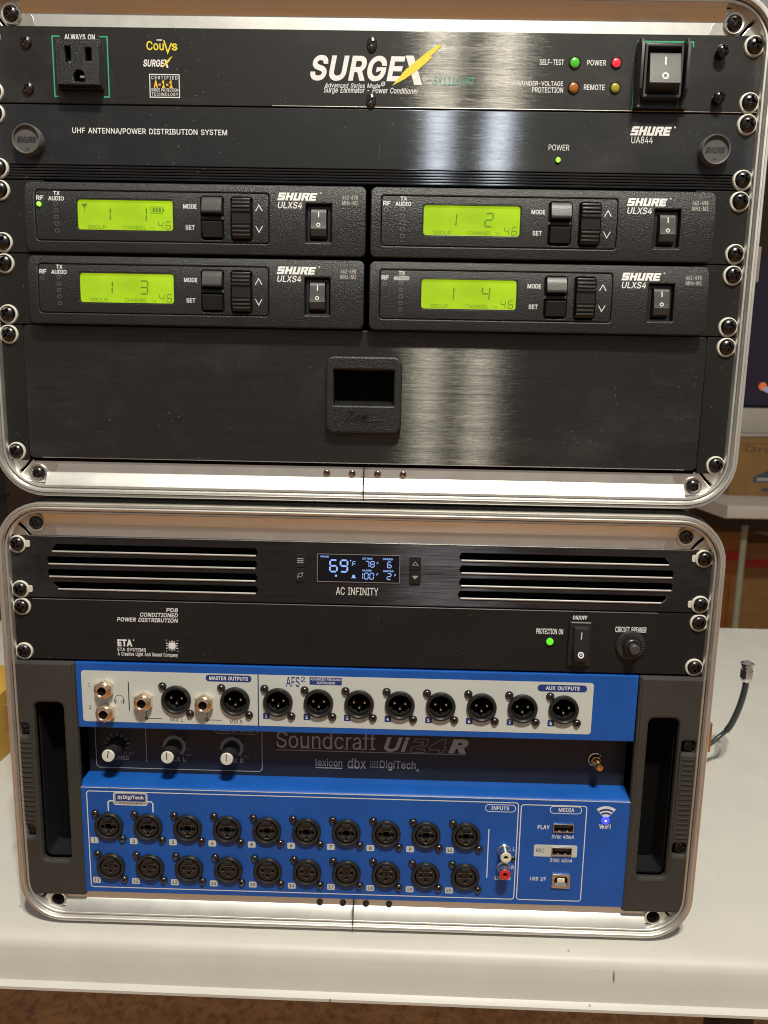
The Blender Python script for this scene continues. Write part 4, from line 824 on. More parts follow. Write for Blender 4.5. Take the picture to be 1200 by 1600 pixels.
for q in holes:
    zz = min(p[1] for p in q); xx = [p[0] for p in q if p[1] < zz+.1]; edge_glint(r, min(xx), max(xx), zz+.2, -.1, .62, 'glint_bright')
edge_glint(r, -225, 225, U-.9, -.02, .3)
d = shape('display', [rr(-27.8, 16.4, 28.2, 35.6, .6)], -.5, .6, 'glass', r, .1)
lines(d, ribbon(rr(-27.8, 16.4, 28.2, 35.6, .6), .35, True), 'grey', -.55, 'display_edge')
c = []
for i, ch in enumerate('69'): c += seg7(ch, -19.2+i*7.1, 23.5, 4.7, 8.0, 1.15, .02)
for i, ch in enumerate('78'): c += seg7(ch, 4.8+i*3.6, 27.2, 2.4, 4.0, .55, .04)
c += seg7('6', 19.8, 27.0, 2.5, 4.0, .6, .04)
for i, ch in enumerate('100'): c += seg7(ch, .6+i*3.7, 18.8, 2.5, 4.2, .55, .04)
c += seg7('2', 19.8, 18.8, 2.5, 4.2, .6, .04)
c += seg7('F', -4.0, 27.6, 2.2, 3.2, .5, .04)+[circ(-5.2, 31.4, .5, 8), circ(-15, 20.6, .8, 10)]
c += seg7('F', 12.6, 29.2, 1.1, 1.6, .3, .1)+seg7('F', 12.6, 21.2, 1.1, 1.6, .3, .1)+seg7('F', 24.6, 21.0, 1.1, 1.6, .3, .1)
c += [circ(-3, 20.6, 1.0, 12), rr(-4.5, 19.2, -1.5, 19.8)]
shape('display_segments', c, -.62, 0, 'led_blue', d)
for s_, a, b, e, g_ in (('PROBE', -25.6, 33.2, -20, 34.4), ('SETTING', 2.7, 32.4, 9.6, 33.6), ('SPEED', 16.6, 32.3, 23.6, 33.5), ('ALARM', 2.7, 24.2, 9.0, 25.4), ('BUFFER', 17.2, 24.0, 24, 25.2)):
    text(d, s_, a, b, e, g_, 'led_blue', -.62, .02, name='display_word')
for xa, xb in ((-43, -35.6), (34.7, 42.6)):
    for za, zb in ((26.0, 35.0), (16.2, 25.4)): shape('button', [rr(xa, za, xb, zb, 1.4)], -1.0, 1, 'satin', r, .3)
for cs in ([rr(-41.4, 29.2+k*1.3, -37.2, 29.8+k*1.3) for k in range(3)], ribbon([(-41.3, 18.4), (-40.6, 21.6), (-37.6, 22.4), (-38.2, 20.0), (-40.9, 19.2)], .35), ribbon([(36.8, 29.4), (38.7, 31.6), (40.6, 29.4), (36.8, 29.4)], .35), ribbon([(36.8, 21.8), (38.7, 19.6), (40.6, 21.8), (36.8, 21.8)], .35)):
    lines(r, cs, 'offwhite', -1.12, 'button_symbol')
text(r, 'AC INFINITY', -15, 7.2, 13.9, 12.6, bold=.004)

# ================================================================== power distribution unit
r = root('power_distribution_unit', 'L', 0, 4*U, 'plain black power distribution unit with circuit breaker, between fan panel and mixer', 'power distributor')
rack_panel(r, U, 'panel')
for sx in (-1, 1):
    for z in (6.35, 38.1): rack_screw(r, sx*232.55, z)
edge_glint(r, -225, 205, U-.7, .0, .26)
text(r, 'PD8', -132.1, 36.4, -124.1, 39.4, bold=.02, shear=.1); text(r, 'CONDITIONED', -150.5, 32.7, -124.1, 35.7, bold=.02, shear=.2); text(r, 'POWER DISTRIBUTION', -166.7, 28.9, -124.1, 31.9, bold=.02, shear=.2)
text(r, 'ETA', -167, 10.9, -156.6, 16.0, bold=.045); lines(r, [circ(-155.7, 15.6, .5, 8)], name='logo_dot')
text(r, 'ETA SYSTEMS', -167.1, 7.4, -147.2, 9.9, bold=.015); text(r, 'A Creative Light And Sound Company', -167.2, 3.4, -124.9, 6.9, bold=.015)
sun = [circ(-128.8, 12.2, 2.6, 20)]
for k in range(12):
    a = k*PI/6; sun.append([(-128.8+3.0*math.cos(a-.16), 12.2+3.0*math.sin(a-.16)), (-128.8+4.3*math.cos(a), 12.2+4.3*math.sin(a)), (-128.8+3.0*math.cos(a+.16), 12.2+3.0*math.sin(a+.16))])
for dx, dz in ((-4, 4), (4, 4), (-4, -4), (4, -4), (-4, 1.8), (4, 1.8), (-4, -1.8), (4, -1.8)): sun.append(rr(-128.8+dx-.3, 12.2+dz-.3, -128.8+dx+.3, 12.2+dz+.3))
lines(r, sun, name='sun_emblem')
text(r, 'PROTECTION ON', 122.8, 27.2, 141.2, 31.2, bold=.02); text(r, 'ON/OFF', 147.2, 37.7, 157.0, 41.0, bold=.03); text(r, 'CIRCUIT BREAKER', 176.6, 29.8, 197.8, 33.8, bold=.02)
led(r, 132.4, 22.1, 2.5, 'led_g2', 'satin', dome=2.2)
g = shape('switch_bezel', [rr(144.8, 5.6, 160.2, 37.0, .8)], -2.0, 2, 'satin', r, .6)
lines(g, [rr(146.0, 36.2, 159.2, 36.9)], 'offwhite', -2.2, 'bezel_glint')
sw = MB().prism_x([(-1, 9.2), (-6.6, 10.6), (-6.8, 11.4), (-3.4, 21.5), (-4.6, 32.4), (-4.2, 33.2), (-1, 34.4)], 148.0, 157.6).build('rocker_switch', 'satin', r)
MB().box(148.6, 157.2, -4.75, -4.3, 32.4, 33.2, .1).build('rocker_edge', 'key', sw)
f1 = on_slope(-3.4, 21.5, -4.6, 32.4); f2 = on_slope(-6.8, 11.4, -3.4, 21.5)
for nm, cs, ff in (('on_mark', [rr(152.5, 25.2, 153.2, 30.4)], f1), ('off_mark', [circ(152.8, 14.8, 2.1, 20), circ(152.8, 14.8, 1.25, 20), circ(152.8, 14.8, .5, 8)], f2)):
    o = lines(sw, cs, 'white', y=0, name=nm)
    for v in o.data.vertices: v.co.y = ff(v.co.z/S, .12)*S
b = MB()
pr = [(10.2, 0), (10.2, -1.2), (9.0, -2.0), (6.2, -2.2)]
b.lathe(pr+[(0, -2.2)], 187.4, 21.0, 36)
nut = b.build('breaker_nut', 'satin', r)
kn = []
for k in range(30):
    a = 2*PI*k/30
    c_, s_ = math.cos(a), math.sin(a)
    kn.append([(187.4+7.0*c_-.3*s_, 21+7.0*s_+.3*c_), (187.4+9.4*c_-.3*s_, 21+9.4*s_+.3*c_), (187.4+9.4*c_+.3*s_, 21+9.4*s_-.3*c_), (187.4+7.0*c_+.3*s_, 21+7.0*s_-.3*c_)])
shape('knurling', kn, -2.7, .9, 'key', nut)
bb = MB().lathe([(5.6, -2), (5.6, -5.2), (5.0, -5.8), (4.0, -5.8), (4.0, -4.8)], 187.6, 20.8, 30).build('breaker_collar', 'satin', r)
MB().lathe([(3.6, -3), (3.6, -9.2), (2.8, -10.2), (0, -10.2)], 187.8, 20.6, 26).build('breaker_button', 'key', r)

# ================================================================== mixer
r = root('digital_mixer', 'L', 0, 0, 'blue digital mixer with rows of round audio connectors and grey handles', 'mixer')
FB = -2.0
OUTS = [(-126.1, 151.6), (-84.7, 151.6)]+[(-54.7+28.4*k, 151.7) for k in range(8)]
COMBO = [(-177.8+28.66*k, 53.8) for k in range(10)]; INLET = [(-177.6+28.7*k, 21.6) for k in range(10)]
ub = shape('upper_body', [rr(-196.6, 128.9, 194.6, 177.2)]+[circ(x, z, 8.0, 28) for x, z in OUTS], FB-.4, 3.2, 'blue', r, .9)
MB().box(-196, 194, FB+2.2, 30, 129.3, 131).build('body_underside', 'blue', ub); MB().box(-196, 194, FB+2.2, 30, 175, 176.6).build('body_top', 'blue', ub)
MB().box(-195.9, -193.5, FB+2.2, 30, 131, 175).build('body_side', 'blue', ub); MB().box(191.5, 193.9, FB+2.2, 30, 131, 175).build('body_side', 'blue', ub)
lb = shape('lower_body', [rr(-199, 0, 196.4, 83.0)]+[circ(x, z, 8.0, 28) for x, z in COMBO+INLET], FB-.4, 3.2, 'blue', r, .9)
MB().prism_x([(16.0, 85.2), (-.4, 84.4), (-1.9, 83.2), (FB+.6, 80.5), (16, 80.5)], -199.0, 196.4).build('sloping_ledge', 'blue', lb)
MB().box(-198.6, 196, FB+2.2, 30, .4, 2).build('body_underside', 'blue', lb)
shape('recessed_panel', [rr(-198, 84, 196, 130)], 16, 2, 'recess', r)
FW = FB-.5
# white printed field
wf = shape('printed_field', [rr(-192.6, 133.7, 164.0, 171.5, 2.2)]+[circ(x, z, 8.05, 28) for x, z in OUTS], FW-.05, .06, 'bwhite', r)
lines(r, [rr(-68.9, 133.7, -68.1, 171.5)], 'navy', FW-.12, 'printed_line')
P = FW-.14
lines(r, [rr(-105.2, 165.7, -73.1, 170.6, 2.4)], 'navy', P, 'title_field'); text(r, 'MASTER OUTPUTS', -102.6, 166.8, -75.6, 169.6, 'white', P-.06, .025)
lines(r, [rr(125.4, 164.6, 159.5, 169.6, 2.4)], 'navy', P, 'title_field'); text(r, 'AUX OUTPUTS', 131.0, 165.8, 154.4, 168.6, 'white', P-.06, .025)
text(r, 'AFS', -49.1, 163.2, -39.6, 170.6, 'navy', P, .008); text(r, '2', -38.8, 167.2, -35.6, 170.6, 'navy', P, .0)
lines(r, [rr(-32.6, 165.2, -10.2, 170.6, .3)], 'navy', P, 'title_field'); text(r, 'ADVANCED FEEDBACK', -31.9, 168.3, -10.8, 170.0, 'white', P-.06, .01); text(r, 'SUPPRESSION', -27.6, 165.8, -15.0, 167.5, 'white', P-.06, .01)
text(r, '1', -187.8, 159.6, -186.9, 162.2, 'ink', P, .005); text(r, '2', -188.0, 143.0, -186.4, 145.6, 'ink', P, .005)
lines(r, [rr(-159.9, 142.6, -159.2, 163.6)], 'ink', P, 'printed_line')
lines(r, ribbon(arc(-166.4, 150.6, 3.2, 0, 180), .3)+ribbon([(-168.9, 147.6), (-169.7, 149.0), (-169.2, 150.8)], .7)+ribbon([(-163.9, 147.6), (-163.1, 149.0), (-163.6, 150.8)], .7)+ribbon([(-168.0, 148.0), (-168.3, 150.0)], .35)+ribbon([(-164.8, 148.0), (-164.5, 150.0)], .35), 'ink', P, 'headphone_symbol')
for xj, xe, xt in ((-147.6, -137.8, -134.6), (-104.8, -96.0, -92.6)):
    lines(r, [rr(xj-.2, 138.6, xj+.2, 143.6)], 'ink', P); lines(r, [rr(xj+1.2, 136.9, xe+1.5, 137.3)], 'ink', P); lines(r, [circ(xj, 137.2, 1.3, 14), circ(xj, 137.2, .55, 10)], 'ink', P, 'printed_ring')
text(r, 'MIX L', -130.8, 135.4, -121.9, 138.0, 'ink', P, .0); text(r, 'MIX R', -88.6, 135.0, -79.8, 137.6, 'ink', P, .0)

# connectors
def lugs(R=10.4, a=9.6, b=9.9):
    pts = []
    for k in range(48):
        t = 2*PI*k/48; ang = math.degrees(t) % 360; rad = R
        for c_ in (135, 315):
            dd = abs((ang-c_+180) % 360-180)
            if dd < 13: rad = max(rad, 16.2*(1-(dd/13)**4*.22))
        pts.append((rad*math.cos(t), rad*math.sin(t)))
    return pts
def connector(kind):
    """panel connector centred on its own origin, front plane of the body at y = 0"""
    fl_ = cached('flange', lambda: MB().lathe([(10.4, 0), (10.4, -1.6), (9.9, -2.3), (8.9, -2.4), (8.1, -1.8), (7.9, 0), (7.9, 1)], 0, 0, 40).mesh('flange', 'satin'))
    o = link('outlet_connector' if kind == 'male' else ('combo_connector' if kind == 'combo' else 'inlet_connector'), fl_, None)
    link('lug', cached('lug', lambda: shape_mesh('lug', [circ(-9.6, 9.6, 2.9, 18)], -1.0, 1.0, 'satin', .3)), o); link('lug', cached('lug2', lambda: shape_mesh('lug', [circ(9.6, -9.9, 2.9, 18)], -1.0, 1.0, 'satin', .3)), o)
    for x, z, k in ((-9.6, 9.6, 0), (9.6, -9.9, 1)): link('screw', phillips(f'conn_screw{k}', 2.25, 1.5, 'dscrew', .9, 18, .7+k*.5), o, (x, -.9, z))
    if kind == 'male':
        link('cavity', cached('cav', lambda: MB().lathe([(7.9, -.6), (7.9, 9), (0, 9)], 0, 0, 28).mesh('cavity', 'hole')), o)
        link('inner_ring', cached('iring', lambda: shape_mesh('inner_ring', [arc(0, 0, 7.8, 200, 340, 16)+arc(0, 0, 6.7, 340, 200, 16)], 1.0, 4.0, 'satin', .2)), o)
        pin = cached('pin', lambda: MB().lathe([(1.1, 9), (1.1, .8), (.7, -.1), (0, -.4)], 0, 0, 12).mesh('pin', 'nickel'))
        for x, z in ((-3.7, 1.2), (3.8, 1.0), (.1, -2.8)): link('pin', pin, o, (x, 0, z))
    else:
        link('cavity', cached('cavf', lambda: MB().lathe([(7.9, -.6), (7.9, 9), (0, 9)], 0, 0, 28).mesh('cavity', 'hole')), o)
        if kind == 'combo':
            def mk():
                hol = [circ(0, -.4, 2.6, 18), [(-6.0, .6), (-3.0, .9), (-3.0, -1.4), (-5.0, -2.0)], [(6.0, .6), (3.0, .9), (3.0, -1.4), (5.0, -2.0)], circ(0, -4.4, .9, 10)]
                return shape_mesh('insert', [circ(0, 0, 7.1, 32)]+hol, -1.6, 6.0, 'satin', .35)
            link('insert', cached('combo_ins', mk), o)
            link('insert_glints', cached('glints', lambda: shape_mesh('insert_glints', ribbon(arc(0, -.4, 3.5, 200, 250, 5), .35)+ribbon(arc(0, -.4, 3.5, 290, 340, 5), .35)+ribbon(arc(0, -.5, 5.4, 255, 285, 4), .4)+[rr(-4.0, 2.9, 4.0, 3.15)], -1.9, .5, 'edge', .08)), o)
        else:
            def mk():
                return shape_mesh('insert', [circ(0, 0, 7.1, 32), circ(-3.7, .5, 1.15, 12), circ(3.7, .5, 1.15, 12), circ(0, -3.2, 1.15, 12), circ(0, .6, .7, 10)], -1.6, 6.0, 'satin', .35)
            link('insert', cached('fem_ins', mk), o)
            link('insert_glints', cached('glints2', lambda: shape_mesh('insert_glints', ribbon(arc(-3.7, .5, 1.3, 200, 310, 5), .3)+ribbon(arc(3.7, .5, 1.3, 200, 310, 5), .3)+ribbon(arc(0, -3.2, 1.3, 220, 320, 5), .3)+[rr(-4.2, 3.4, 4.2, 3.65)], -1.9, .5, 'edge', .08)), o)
        link('latch_tab', cached('ltab', lambda: MB().prism_x([(-2.0, 4.6), (-3.4, 5.6), (-3.2, 7.4), (0, 8.6), (0, 4.6)], -3.0, 3.0).mesh('latch_tab', 'satin')), o)
    return o
def place(o, x, z, y): o.parent = r; o.location = (x*S, y*S, z*S)
def row(kind, pts, y):
    first = connector(kind)
    for i, (x, z) in enumerate(pts):
        c = first if i == 0 else copy_tree(first, r); place(c, x, z, y)
        for q in children(c):
            if q.name.startswith('screw'): q.rotation_euler = (0, random.uniform(0, 1.5), 0)
        c.rotation_euler = (0, random.uniform(-.02, .02), 0)
row('male', OUTS, FW)
row('combo', COMBO, FB-.4)
row('inlet', INLET, FB-.4)
for k in range(8):
    x = -54.7+28.4*k-8.2
    lines(r, [rr(x-2.3, 139.0, x+2.3, 143.6, .5)], 'navy', P, 'number_field'); text(r, str(k+1), x-(.9 if k else .7), 140.0, x+(.9 if k else .5), 142.6, 'white', P-.06, .03)
def jack(x, z):
    o = MB()
    hx = [(6.9*math.cos(PI/6+k*PI/3), 6.9*math.sin(PI/6+k*PI/3)) for k in range(6)]
    MBo = shape('jack_nut', [hx, circ(0, 0, 3.4, 24)], -4.0, 4.0, 'copper', r, .5, (x, FW, z))
    MB().lathe([(3.6, -3.6), (5.7, -3.8), (5.9, -4.6), (5.2, -5.2), (4.7, -4.9), (4.5, -6.2), (3.7, -6.6), (3.0, -6.0), (2.8, -1), (0, -1)], 0, 0, 30).build('jack_collar', 'copper', MBo)
    MB().lathe([(2.9, -4.5), (0, -4.5)], 0, 0, 20).build('jack_hole', 'hole', MBo)
for x, z in ((-176.2, 158.6), (-175.9, 141.4), (-148.9, 150.2), (-106.2, 150.1)): jack(x, z)

# recessed control strip
Y = 15.9
lines(r, ribbon([(-192.9, 130), (-192.9, 90.6), (-191, 88.6), (-71.6, 88.6), (-69.8, 90.6), (-69.8, 130)], .5), 'offwhite', Y, 'printed_frame')
lines(r, [rr(-155.8, 93.5, -155.2, 121)], 'grey', Y, 'printed_line')
text(r, 'MASTER LEVEL', -101.5, 119.2, -76.0, 122.6, 'faint', Y, .015); lines(r, ribbon(rr(-104, 117.8, -73, 124.5, 2.4), .4, True), 'faint', Y, 'title_edge')
for i, x in enumerate((-177.1, -134.6, -92.0)):
    z = 106.6
    if i == 0:
        tk = []
        for k in range(11):
            a = math.radians(225-27*k)
            if k in (0,): continue
            tk += ribbon([(x+7.0*math.cos(a), z+7.0*math.sin(a)), (x+9.4*math.cos(a), z+9.4*math.sin(a))], .6)
        lines(r, tk, 'grey', Y, 'dial_marks')
    else:
        tk = ribbon(arc(x, z, 8.6, -45, 215, 26), .45)
        for k in range(9):
            a = math.radians(215-32.5*k); tk += ribbon([(x+8.6*math.cos(a), z+8.6*math.sin(a)), (x+10.0*math.cos(a), z+10.0*math.sin(a))], .4)
        lines(r, tk, 'grey', Y, 'dial_marks')
    text(r, 'PHONES' if i == 0 else ('MIX L' if i == 1 else 'MIX R'), x-8+(3 if i else 0), 95.0, x+8.5, 98.4, 'offwhite', Y, .01)
    text(r, 'MAX', x+8.6, 99.2, x+12.6, 101.0, 'grey', Y, .0)
    kb = MB().lathe([(6.2, 15), (6.2, 9), (5.4, 8), (5.0, 0.9), (4.9, 0)], x, z, 30).build('level_knob', 'knob', r)
    for k in range(12):
        a = 2*PI*k/12; bx = MB().box(-.35, .35, .5, 8.0, 4.9, 5.35).build('knob_rib', 'knob', kb, (x, 0, z)); bx.rotation_euler = (0, a, 0)
    MB().lathe([(4.6, .9), (4.6, -.3), (4.2, -.9), (0, -1.0)], x, z, 30).build('knob_cap', 'cap', kb)
    dz = .9 if i == 0 else 0
    lines(kb, ribbon([(x-.2-dz*.3, z-1.2), (x-.1+dz, z+4.4)], .6), 'ink', -1.1, 'pointer')
def serif_word(word, x0, z0, x1, z1, mat, y):
    """word with small slab serifs set on the feet and tops of its stems"""
    text(r, word, x0, z0, x1, z1, mat, y, .0)
serif_word('Soundcraft', -59.2, 107.9, 13.6, 121.3, 'faint', Y)
# serifs on the feet of the stems
ser = []
for fx in (.262, .318, .378, .436, .530, .640, .700, .812, .875, .955): ser.append(rr(-59.2+72.8*fx-1.5, 107.9, -59.2+72.8*fx+1.5, 108.5))
ser += [rr(-58.9, 110.4, -58.3, 113.2), rr(-51.6, 117.2, -51.0, 120.0)]
lines(r, ser, 'faint', Y-.02, 'serif')
text(r, 'Ui', 20.0, 107.0, 38.4, 118.8, 'offwhite', Y, .025, shear=.25); text(r, 'R', 66.8, 107.0, 81.6, 118.2, 'offwhite', Y, .05, shear=.25)
def outline_digit(pts): return ribbon(pts, .45, True)
def sh(p): return [(x+(z-107)*.22, z) for x, z in p]
lines(r, outline_digit(sh([(39.2, 107.2), (49.2, 107.2), (49.2, 109.6), (43, 109.8), (49.8, 112.6), (49.8, 117.6), (40.2, 117.6), (40.2, 115.2), (47.0, 115.2), (47.0, 113.4), (39.2, 110.6)]))+outline_digit(sh([(60.0, 107.2), (62.8, 107.2), (62.8, 109.4), (64.4, 109.4), (64.4, 111.4), (62.8, 111.4), (62.8, 117.6), (59.6, 117.6), (52.4, 112), (52.4, 109.4), (60.0, 109.4)])), 'grey', Y, 'logo_outline')
lines(r, [rr(-59.4, 105.9, 79.9, 106.5)], 'grey', Y, 'underline')
text(r, 'lexicon', -30.4, 94.2, -10.6, 100.2, 'offwhite', Y, .012); lines(r, [rr(-30.4, 92.6, -10.6, 93.3)], 'offwhite', Y, 'underline')
text(r, 'dbx', -6.7, 93.0, 6.8, 101.2, 'offwhite', Y, .01)
dots = [rr(9.8+k*1.6, 94.2+j*2.0, 10.6+k*1.6+(.5 if k == 3 else 0), 95.2+j*2.0) for k in range(4) for j in range(3)]
lines(r, dots, 'offwhite', Y, 'logo_dots'); text(r, 'DigiTech', 17.0, 92.2, 43.4, 100.2, 'offwhite', Y, .012); text(r, '®', 44, 92.0, 46, 94.0, 'offwhite', Y)
an = MB().lathe([(5.2, 16), (5.2, 15), (4.6, 14.6)], 174.0, 105.6, 24).build('antenna_socket', 'copper', r)
shape('socket_nut', [[(174+4.0*math.cos(k*PI/3), 105.6+4.0*math.sin(k*PI/3)) for k in range(6)]], 12, 3, 'gold', an, .4)
th = [(3.0, 12)]
for k in range(6): th += [(3.0, 11.4-k*1.3), (2.6, 10.8-k*1.3)]
MB().lathe(th+[(2.4, 3.2), (1.2, 3.0), (1.2, 4), (0, 4)], 174.0, 105.6, 20).build('socket_thread', 'gold', an)

# lower field
P = FB-.5
def framed(x0, z0, x1, z1, w=.65, rad=2, nm='printed_frame', mat='white'): return lines(r, ribbon(rr(x0, z0, x1, z1, rad, 5), w, True), mat, P, nm)
framed(-193.0, 4.4, 116.6, 80.4); framed(118.6, 4.4, 165.0, 79.2)
lines(r, [rr(-197.6, 83.0, 195.6, 83.5)], 'white', P, 'printed_line')
framed(93.2, 73.2, 114.6, 78.6, .5, 2.5); text(r, 'INPUTS', 97.4, 74.5, 110.0, 77.4, 'white', P, .02)
framed(139.2, 73.2, 161.4, 78.6, .5, 2.5); text(r, 'MEDIA', 145.2, 74.5, 156.4, 77.4, 'white', P, .02)
# effects badge between the first two inputs
lines(r, [rr(-173.6, 70.3, -149.4, 79.8, 1.6)], 'offwhite', P, 'badge_field'); lines(r, ribbon(rr(-173.6, 70.3, -149.4, 79.8, 1.6), .5, True), 'white', P-.05, 'badge_edge')
lines(r, [rr(-172.2, 73.2, -150.8, 78.8, .8)], 'navy', P-.06, 'badge_inset')
text(r, 'DigiTech', -166.8, 74.2, -152.0, 77.8, 'white', P-.12, .03); lines(r, [rr(-170.6+k*1.1, 74.6, -170.0+k*1.15, 77.4) for k in range(3)], 'white', P-.12, 'logo_dots')
lines(r, [rr(-169.4+k*1.7, 71.4, -168.6+k*1.7, 72.2) for k in range(10)], 'ink', P-.06, 'badge_dots')
lines(r, ribbon([(-173.8, 73.2), (-176.6, 73.2), (-177.8, 72.0), (-177.8, 65)], .9), 'white', P, 'printed_line'); lines(r, ribbon([(-149.2, 73.2), (-146.6, 73.2), (-145.4, 72.0), (-145.4, 65)], .9), 'white', P, 'printed_line')
for k in range(20):
    x = -177.8+28.66*(k % 10)-11.2; z = 41.9 if k < 10 else 9.9
    if k >= 10: x += .4
    lines(r, [rr(x-2.8, z-2.4, x+2.8, z+2.4, .8)], 'bwhite', P, 'number_field')
    w = .55 if k == 0 else (1.0 if k < 9 else 1.8); text(r, str(k+1), x-w, z-1.25, x+w, z+1.35, 'ink', P-.06, .01)
lines(r, [rr(96.0, 21.0, 96.7, 59.5)], 'white', P, 'printed_line')
for z, m_ in ((43.6, 'cream'), (30.2, 'red')):
    o = MB().lathe([(5.0, 0), (5.0, -1.5), (4.4, -2.2), (4.1, -3), (4.1, -8.6), (3.8, -9.0), (3.0, -9.0)], 107.9, z, 26).build('phono_socket', 'steel', r, (0, FB-.4, 0))
    MB().lathe([(3.95, -6.8), (3.95, -8.9), (3.6, -9.4), (1.7, -9.4), (1.6, -5)], 107.9, z, 26).build('phono_insulator', m_, o)
    MB().lathe([(1.6, -7), (0, -7)], 107.9, z, 12).build('phono_hole', 'hole', o)
link('screw', phillips('rca_screw', 1.9, 1.4, 'screw', .7, 16, .4), r, (114.6, FB-.4, 36.8))
text(r, 'L', 114.2, 42.8, 115.6, 46.0, 'white', P, .01); text(r, 'R', 113.8, 28.4, 115.6, 31.4, 'white', P, .01)
text(r, 'LINE IN', 102.2, 19.6, 113.4, 22.4, 'white', P, .015)
def usb_a(x0, z0, x1, z1):
    o = shape('usb_port', [rr(x0, z0, x1, z1, .5), rr(x0+.8, z0+.9, x1-.8, z1-.7, .3)], FB-1.6, 1.4, 'steel', r, .25)
    MB().box(x0+.4, x1-.4, FB-.55, FB-.42, z0+.5, z1-.4).build('port_cavity', 'hole', o)
    MB().box(x0+1.8, x1-1.8, FB-1.5, FB-.5, z1-3.0, z1-1.2, .1).build('port_tongue', 'satin', o)
    for sx in (.32, .68): MB().box(x0+(x1-x0)*sx-.8, x0+(x1-x0)*sx+.8, FB-1.5, FB-.6, z0+1.2, z0+1.9, .1).build('port_spring', 'nickel', o)
usb_a(141.8, 59.0, 156.6, 65.6)
lines(r, [rr(129.2, 39.2, 160.2, 48.6, 1.2)], 'bwhite', P, 'printed_field'); usb_a(141.6, 40.9, 156.4, 47.4)
text(r, 'PLAY', 131.0, 60.6, 139.6, 63.8, 'white', P, .02); text(r, '5Vdc 40mA', 141.4, 53.6, 157.2, 56.6, 'white', P, .01, shear=.15)
text(r, 'REC', 130.8, 42.4, 136.8, 45.4, 'ink', P-.06, .0); text(r, '5Vdc 40mA', 141.2, 35.0, 157.2, 38.0, 'white', P, .01, shear=.15)
text(r, 'USB I/F', 127.6, 19.6, 139.2, 23.0, 'white', P, .015)
o = shape('usb_square_port', [rr(143.2, 15.2, 156.2, 26.0, .8), [(145, 17), (154.4, 17), (154.4, 22.6), (152.8, 24.6), (146.6, 24.6), (145, 22.6)]], FB-1.8, 1.6, 'cast', r, .3)
MB().box(144.6, 154.8, FB-.55, FB-.42, 16.6, 25).build('port_cavity', 'hole', o); MB().box(147.0, 152.4, FB-1.7, FB-.5, 19.6, 22.8, .2).build('port_tongue', 'cream', o)
MB().prism_x([(FB-1.6, 17.2), (FB-.6, 17.2), (FB-.6, 18.8)], 145.4, 154.0).build('port_floor', 'nickel', o)
wf_ = []
for ra, rb in ((9.9, 8.3), (6.8, 5.2)): wf_.append(arc(178.8, 69.2, ra, 50, 130, 14)+arc(178.8, 69.2, rb, 130, 50, 14))
lines(r, [arc(178.8, 69.2, 10.6, 50, 130, 14)+arc(178.8, 69.2, 1.0, 130, 50, 6)], 'white', P, 'wifi_symbol')
lines(r, [arc(178.8, 69.2, ra, 53, 127, 14)+arc(178.8, 69.2, rb, 127, 53, 14) for ra, rb in ((8.6, 7.2), (5.9, 4.6))], 'navy', P-.06, 'wifi_gap')
MB().lathe([(3.0, -.4), (2.6, -1.3), (0, -1.9)], 178.8, 68.8, 20).build('lit_lamp', 'led_b', r, (0, FB, 0)); MB().lathe([(.8, -1.2), (.5, -2.2), (0, -2.3)], 178.5, 69.2, 12).build('lamp_core', 'led_w', r, (0, FB, 0))
text(r, 'WiFi', 174.6, 62.2, 182.8, 65.8, 'white', P, .02)
# handles
for sx in (-1, 1):
    xo, xi = 241.6, 196.8 if sx < 0 else 195.2
    si, so = 206.4 if sx < 0 else 203.6, 227.0 if sx < 0 else 224.6
    h = shape('handle', [rr(sx*xi, -2.6, sx*xo, 177.2, 1.5), rr(sx*si, 25.2, sx*so, 147.0, 4), ]+[rr(sx*232-4.5 if sx > 0 else -237-3.6, z-4.6, sx*234+3.4 if sx > 0 else -237+5.0, z+4.6, 2.2) for z in (48.0, 126.0)], -3.6, 5.5, 'handle', r, 2.0)
    MB().box(sx*si-1, sx*so+1, 22, 24, 20, 152).build('slot_back', 'hole', h) if sx > 0 else MB().box(sx*so-1, sx*si+1, 22, 24, 20, 152).build('slot_back', 'hole', h)
    # inner walls of the grip slot
    shape('grip_wall', [rr(sx*si+sx*-.8, 24.4, sx*so+sx*.8, 147.8, 4.4), rr(sx*si+sx*.2, 25.8, sx*so-sx*.2, 146.4, 3.6)], 4, 18, 'satin', h)
    for z in (48.0, 126.0):
        cx = 234.0 if sx > 0 else -236.4
        MB().box(cx-5.5, cx+5.5, 4.6, 5.4, z-5, z+5).build('screw_well', 'hole', h)
        link('handle_screw', phillips('handle_screw', 4.4, 2.8, 'screw', 1.2, 24, .5), h, (cx, 1.2, z))
    for k in range(17):
        z = 57+k*3.75; x0, x1 = (-238.4, -230.2) if sx < 0 else (228.8, 237.0)
        MB().box(x0, x1, -4.2, -3.4, z, z+1.1, .25).build('grip_rib', 'handle', h)

